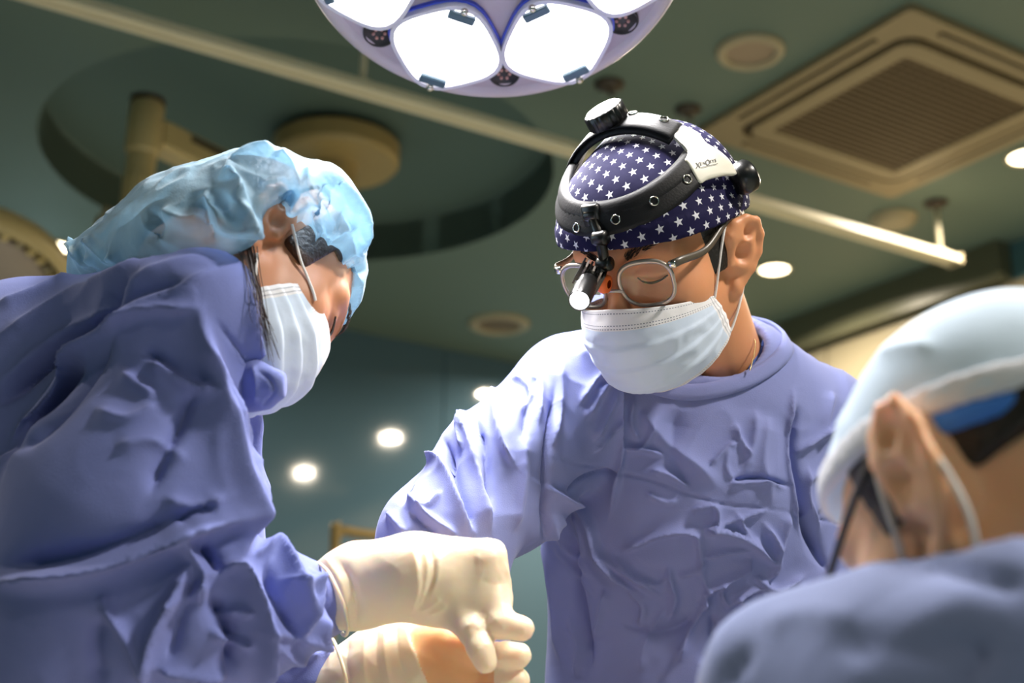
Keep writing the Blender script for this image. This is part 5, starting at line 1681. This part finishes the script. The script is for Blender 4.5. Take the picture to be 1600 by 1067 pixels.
# loose strands of hair hanging in front of the ear
fo = over([nbody, mo, gN]); rg = np.random.RandomState(8); parts = []
for k in range(30):
    a = rg.normal(size=2)*np.array([5, 4]); b_ = rg.normal(size=2)*np.array([9, 8]); P = []
    for x, y in ((388+a[0], 385+a[1]), (396+a[0]*.8, 430+a[1]), (404+a[0]*.8+b_[0]*.2, 470), (411+a[0]*.7+b_[0]*.6, 505+b_[1]), (420+a[0]*.5+b_[0], 540+b_[1]*2.4)):
        q = fo(x, y, .003)
        P.append(q if q is not None else C(x, y, 1.12))
    P = smooth_path(P, 18); parts.append(tube(c2w(P), np.linspace(.0005, .00014, len(P)), 3))
V, Fc = join(*parts); o = mk('hair_strands', V, Fc, m_hairb, nurse); o['kind'] = 'stuff'
lower_body(nurse, -.70, 1.28, 1.17, m_scrub, m_gownN, .135, .15)

# ---------------------------------------------------------------- gloved hands
def seg_chain(fd, pts, radii, k=.005):
    for (a, ra), (b, rb) in zip(zip(pts[:-1], radii[:-1]), zip(pts[1:], radii[1:])):
        fd.cap(C(*a), C(*b), ra*mg, rb*mg, k)
mg = 1.13/F_PX
# near hand: cuff, wrist, back of the hand with the fingers folded away
fd = Field(C(480, 1075, 1.15)*[1, 1, 0]+[0, 0, -1.26], C(860, 815, 1.15)*[1, 1, 0]+[0, 0, -1.02], .0028)
G = lambda a, b, ra, rb, k=.02, zs=1.0: fd.cap(C(*a), C(*b), ra*mg, rb*mg, k, 'u', zs)
G((522, 928, 1.145), (560, 915, 1.14), 52, 60, .01)
G((560, 915, 1.14), (645, 900, 1.125), 62, 59, .02)
G((645, 900, 1.125), (700, 905, 1.12), 60, 58, .02)
for k, (y0, y1, r0) in enumerate(((872, 868, 27), (893, 892, 28), (915, 915, 28), (938, 936, 26))):
    G((665, y0+4, 1.125+.004*k), (762, y1, 1.112-.003*k), 32, r0, .012)
G((690, 940, 1.115), (755, 962, 1.10), 30, 24, .02)
# folded fingers: knuckle row at the right edge, then down and back
for k, (x0, y0, x1, y1, x2, y2) in enumerate(((768, 866, 776, 915, 770, 955), (768, 885, 778, 935, 770, 965), (766, 905, 776, 945, 765, 968), (762, 930, 770, 955, 750, 972))):
    seg_chain(fd, [(x0, y0, 1.11+.012*(3-k)), (x1, y1, 1.12+.012*(3-k)), (x2, y2, 1.115+.01*(3-k))], [25, 22, 19])
# index finger: comes forward and points right
seg_chain(fd, [(772, 930, 1.10), (782, 975, 1.085), (815, 982, 1.082)], [22, 21, 19.5])
# thumb pointing down
seg_chain(fd, [(705, 950, 1.11), (738, 985, 1.085), (751, 1014, 1.075), (759, 1034, 1.072)], [28, 21, 19, 17.5])
V, Q = fd.mesh(2); V, Q = subdiv(V, Q); V = laplace(V, Q, .5)
gl_str = [([(640, 845), (652, 880), (655, 920), (645, 955)], 3.0, 3, 14), ([(662, 850), (668, 890), (660, 935), (648, 952)], 1.6, 3, 4), ([(672, 855), (678, 890), (668, 930), (655, 950)], -1.6, 4, 4), ([(684, 862), (684, 900), (672, 935)], 1.4, 4, 4),
 ([(690, 935), (672, 948), (655, 955)], 1.4, 3, 4), ([(700, 945), (685, 955), (670, 960)], 1.2, 3, 4), ([(745, 955), (738, 970), (728, 982)], 1.2, 3, 4), ([(760, 960), (752, 975), (745, 985)], 1.0, 3, 4),
 ([(528, 875), (545, 900), (556, 940), (556, 980)], -3, 6, 8), ([(508, 872), (528, 900), (542, 940), (545, 985)], 2.5, 5, 5), ([(790, 880), (796, 915), (800, 955)], 1.5, 4, 4), ([(786, 905), (770, 912), (750, 905)], -1.0, 8, 8), ([(780, 870), (740, 872)], 1.0, 12, 12)]
V = crumple(V, Q, .0005, 40, seed=2); V = folds(V, Q, gl_str)
V, Q = crop(V, Q, np.ones(len(V), bool))
g1 = mk('glove', c2w(V), Q, m_glove, nurse)
# rolled rim of the near glove cuff
def cuff_rim(pts, r, parent):
    P = smooth_path([C(*p) for p in pts], 60, True); V, Fc = tube(c2w(P), r, 8, True); return mk('cuff_rim', V, Fc, m_glove, parent)
cuff_rim([(496, 880, 1.125), (512, 893, 1.105), (526, 920, 1.095), (538, 950, 1.10), (544, 982, 1.12), (535, 990, 1.16), (515, 940, 1.185), (500, 895, 1.165)], .0016, g1)
# far hand: palm towards the camera, fingers stacked at the right
fd = Field(C(480, 1190, 1.2)*[1, 1, 0]+[0, 0, -1.30], C(860, 930, 1.2)*[1, 1, 0]+[0, 0, -1.05], .0028)
G((540, 1075, 1.215), (600, 1050, 1.205), 66, 70, .01)
G((600, 1050, 1.205), (655, 1030, 1.19), 72, 66, .02)
G((655, 1035, 1.19), (725, 1045, 1.165), 64, 56, .03)
G((660, 1090, 1.19), (735, 1100, 1.165), 50, 44, .03)
for k, (y, d_) in enumerate(((1024, 1.115), (1064, 1.118), (1102, 1.125))):
    seg_chain(fd, [(720, y+6, 1.160), (775, y+3, 1.135), (790, y, 1.12), (811-k*2, y, d_)], [26, 22, 20.5, 19.5])
seg_chain(fd, [(640, 1000, 1.19), (690, 1000, 1.165), (735, 1008, 1.14)], [34, 24, 19], .012)
seg_chain(fd, [(715, 1120, 1.165), (770, 1142, 1.14), (800, 1142, 1.13)], [24, 20, 18])
V, Q = fd.mesh(2); V, Q = subdiv(V, Q); V = laplace(V, Q, .5)
V = crumple(V, Q, .0006, 35, seed=12)
V = folds(V, Q, [([(632, 958), (640, 1000), (655, 1040), (668, 1070)], 2.5, 3, 16), ([(604, 975), (602, 1020), (612, 1070)], 2, 4, 9), ([(574, 985), (570, 1030), (575, 1070)], 2, 4, 9), ([(590, 980), (588, 1030), (595, 1070)], -1.6, 6, 6), ([(545, 1000), (540, 1035), (548, 1070)], -2, 6, 6), ([(620, 970), (622, 1020), (635, 1070)], -1.4, 6, 6)])
g2 = mk('glove', c2w(V), Q, [m_glove, m_glove_thin], nurse)
qx = pxof(V[Q].mean(1)); qd = -V[Q].mean(1)[:, 2]
edge = np.interp(qx[:, 1], [958, 1000, 1040, 1070, 1150], [634, 642, 657, 670, 690])
g2.data.polygons.foreach_set('material_index', ((qx[:, 0] > edge) & (qx[:, 0] < 772)).astype(np.int32))
cuff_rim([(514, 1010, 1.20), (522, 1003, 1.18), (540, 1060, 1.15), (540, 1120, 1.17), (520, 1135, 1.21), (510, 1080, 1.23)], .0016, g2)
# ================================================================== assistant in the right foreground
A_FEET = c2w(C(1500, 900, .72)); A_FEET[:] = (.25, .70, 0)
asst = empty('person', A_FEET, 'blurred assistant in the right foreground seen from behind in a light blue cap', 'person')
HA = Pose((.86, -.23, -.445), (-.45, -.745, -.49), (.272, -.093, -.717)); HA.cz = .080; HA.eg = 1.25
HA.ez = 0
t = HA.t
fd = Field(t+np.array([-.15, -.24, -.18]), t+np.array([.20, .17, .17]), .0032)
fd.cap(HA((0, -.03, -.05)), C(1650, 1090, .66), .056, .058, .03)
head_field(fd, HA)
cmesh('body', fd, m_skinC, asst)
hair_patch(asst, HA, m_hair, [((-.1, .010, .006), (-.05, .032, .08)), ((.05, .004, -.02), (.1, .032, .08)), ((-.1, -.2, -.002), (.1, -.03, .022))], h=.003, cr=(.076, .097, .082))
m_capF = cloth_mat('light_blue_cap', srgb(212, 232, 253), weave=500, wr=.5)
m_capB = cloth_mat('cap_band_white', srgb(226, 228, 238), weave=500, wr=.2)
m_capD = cloth_mat('cap_band_blue', srgb(70, 128, 220), weave=500, wr=.2)
cz = np.array([.036, .42])     # brim: z = a + b*y, low at the nape
pn = nrm((0, cz[1], -1)); p0 = np.array((0, 0, cz[0]))
def capf(grow, lo=0, hi=None):
    f = Field(t-.18, t+.19, .0032)
    f.ell(HA((0, -.008, .036)), HA.R, np.array((.080, .100, .084))+grow, .01)
    f.cap(HA((0, -.01, .058)), HA((0, .045, .06)), .050+grow, .044+grow, .04)
    f.plane(HA(p0-pn*lo), HA.R @ pn)
    if hi is not None: f.plane(HA(p0-pn*hi), -(HA.R @ pn))
    return f
V, Q = capf(0).mesh(2)
V = crumple(V, Q, .0020, 12, seed=5)
V = folds(V, Q, [([(1420, 690), (1470, 650), (1530, 625), (1600, 610)], -3, 14, 14), ([(1440, 640), (1470, 615), (1500, 610)], 4, 10, 10), ([(1370, 560), (1400, 545), (1460, 540)], 3, 10, 10), ([(1500, 620), (1540, 600), (1570, 598)], 4, 10, 10)])
cp = mk('surgical_cap', c2w(V), Q, m_capF, asst)
V, Q = capf(.0035, 0, .017).mesh(1); mk('cap_band', c2w(V), Q, m_capB, cp)
f_ = capf(.0022, -.011, .001); f_.plane(HA((0, -.012, 0)), HA.R[:, 1]); V, Q = f_.mesh(1); mk('cap_edge', c2w(V), Q, m_capD, cp)
# glasses temple and mask loops
agl = empty('eyeglasses', c2w(HA((-.07, .08, .005))), 'dark eyeglasses of the blurred assistant in the right foreground', 'glasses')
m_dk = mat('dark_spectacle', srgb(40, 34, 34), .3)
P = smooth_path([HA((-.0835, -.012, .036)), HA((-.0795, .012, .034)), HA((-.076, .05, .020)), HA((-.070, .088, .006))], 30)
Nn = P-HA((0, .02, .01)); Nn /= np.linalg.norm(Nn, axis=1)[:, None]
V, Fc = ribbon(P, Nn, np.linspace(.0022, .0042, len(P)), .002); mk('temple', c2w(V), Fc, m_dk, agl)
P2 = HA(HA.inv(P)*np.array([-1, 1, 1])); N2 = P2-HA((0, .02, .01)); N2 /= np.linalg.norm(N2, axis=1)[:, None]
V, Fc = ribbon(P2, N2, np.linspace(.0022, .0042, len(P)), .002); mk('temple', c2w(V), Fc, m_dk, agl)
h_ = c2w(HA((-.0705, .090, .005)))
V, Fc = boxm(h_, M @ HA.R[:, 0], M @ HA.R[:, 1], M @ HA.R[:, 2], .004, .009, .005, .0015); mk('hinge', V, Fc, m_chrome, agl)
for s in (-1, 1):
    loop = np.array([(s*(.0355+.027*math.cos(q)), .112-.2*max(0, .0235+.027*math.cos(q)), -.002+.021*math.sin(q)) for q in np.linspace(0, 2*np.pi, 40, endpoint=False)])
    V, Fc = tube(c2w(HA(loop)), .0017, 8, True); rm = mk('rim', V, Fc, m_dk, agl)
    mk('lens', c2w(HA(np.concatenate([loop, [loop.mean(0)+[0, .001, 0]]]))), [[k, (k+1) % 40, 40] for k in range(40)], m_glass, rm)
ctube('bridge', HA([(-.009, .112, .006), (0, .115, .009), (.009, .112, .006)]), .0017, m_dk, agl, 16)
mo, MV = face_mask(asst, HA, [(.113, -.010), (.124, -.028), (.128, -.046), (.123, -.076), (.110, -.102), (.084, -.116)],
                   [(.0665, .040, -.028), (.069, .033, -.048), (.066, .020, -.078)], seed=21)
for s, col_ in ((-1, 0), (1, -1)):
    tp, bt = HA.inv(MV[2, col_]), HA.inv(MV[-3, col_])
    ctube('ear_loop', HA([tp, (s*.0745, .026, -.008), (s*.079, .014, .024), (s*.084, -.002, .034), (s*.090, -.022, .024), (s*.091, -.026, .004)]), .0017, m_loop, mo)
    ctube('ear_loop', HA([bt, (s*.074, .0, -.062), (s*.080, -.018, -.040), (s*.087, -.026, -.014), (s*.091, -.026, .004)]), .0017, m_loop, mo)
# ---- gown
m = .70/F_PX
fd = Field(np.array([.06, -.50, -1.0]), np.array([.62, -.06, -.40]), .006)
Ka = lambda a, b, ra, rb, k=.03, zs=1.0: fd.cap(C(*a), C(*b), ra*m, rb*m, k, 'u', zs)
Ka((1370, 1075, .70), (1650, 1025, .63), 155, 170, .04)
Ka((1235, 1085, .73), (1370, 1075, .70), 118, 155, .04)
Ka((1235, 1090, .73), (1200, 1400, .78), 128, 110, .04)
Ka((1200, 1400, .78), (1040, 1480, .90), 105, 75, .03)
Ka((1600, 1300, .64), (1620, 1700, .64), 330, 330, .06, 1.4)
fd.cap(HA((0, -.03, -.06)), C(1640, 920, .68), .058, .064, .012, 's')
V, Q = fd.mesh(2)
V = crumple(V, Q, .0022, 10, seed=15)
V = folds(V, Q, [([(1365, 868), (1440, 872), (1520, 892), (1610, 915)], -7, 12, 16), ([(1330, 880), (1400, 860), (1480, 850)], 5, 10, 14), ([(1175, 1020), (1150, 1040), (1130, 1070)], -6, 12, 12), ([(1190, 980), (1260, 960), (1350, 970)], 4, 20, 20), ([(1300, 1000), (1420, 1010), (1560, 1000)], -4, 26, 26), ([(1540, 1000), (1520, 1040), (1500, 1070)], -5, 16, 16)])
gA = mk('surgical_gown', c2w(V), Q, m_gownF, asst)
cmesh('glove', low_hand(C(1040, 1470, .90), C(960, 1475, .96), -1), m_glove, asst)
lower_body(asst, .25, .70, .93, m_scrub, m_gownF, .112, .085)
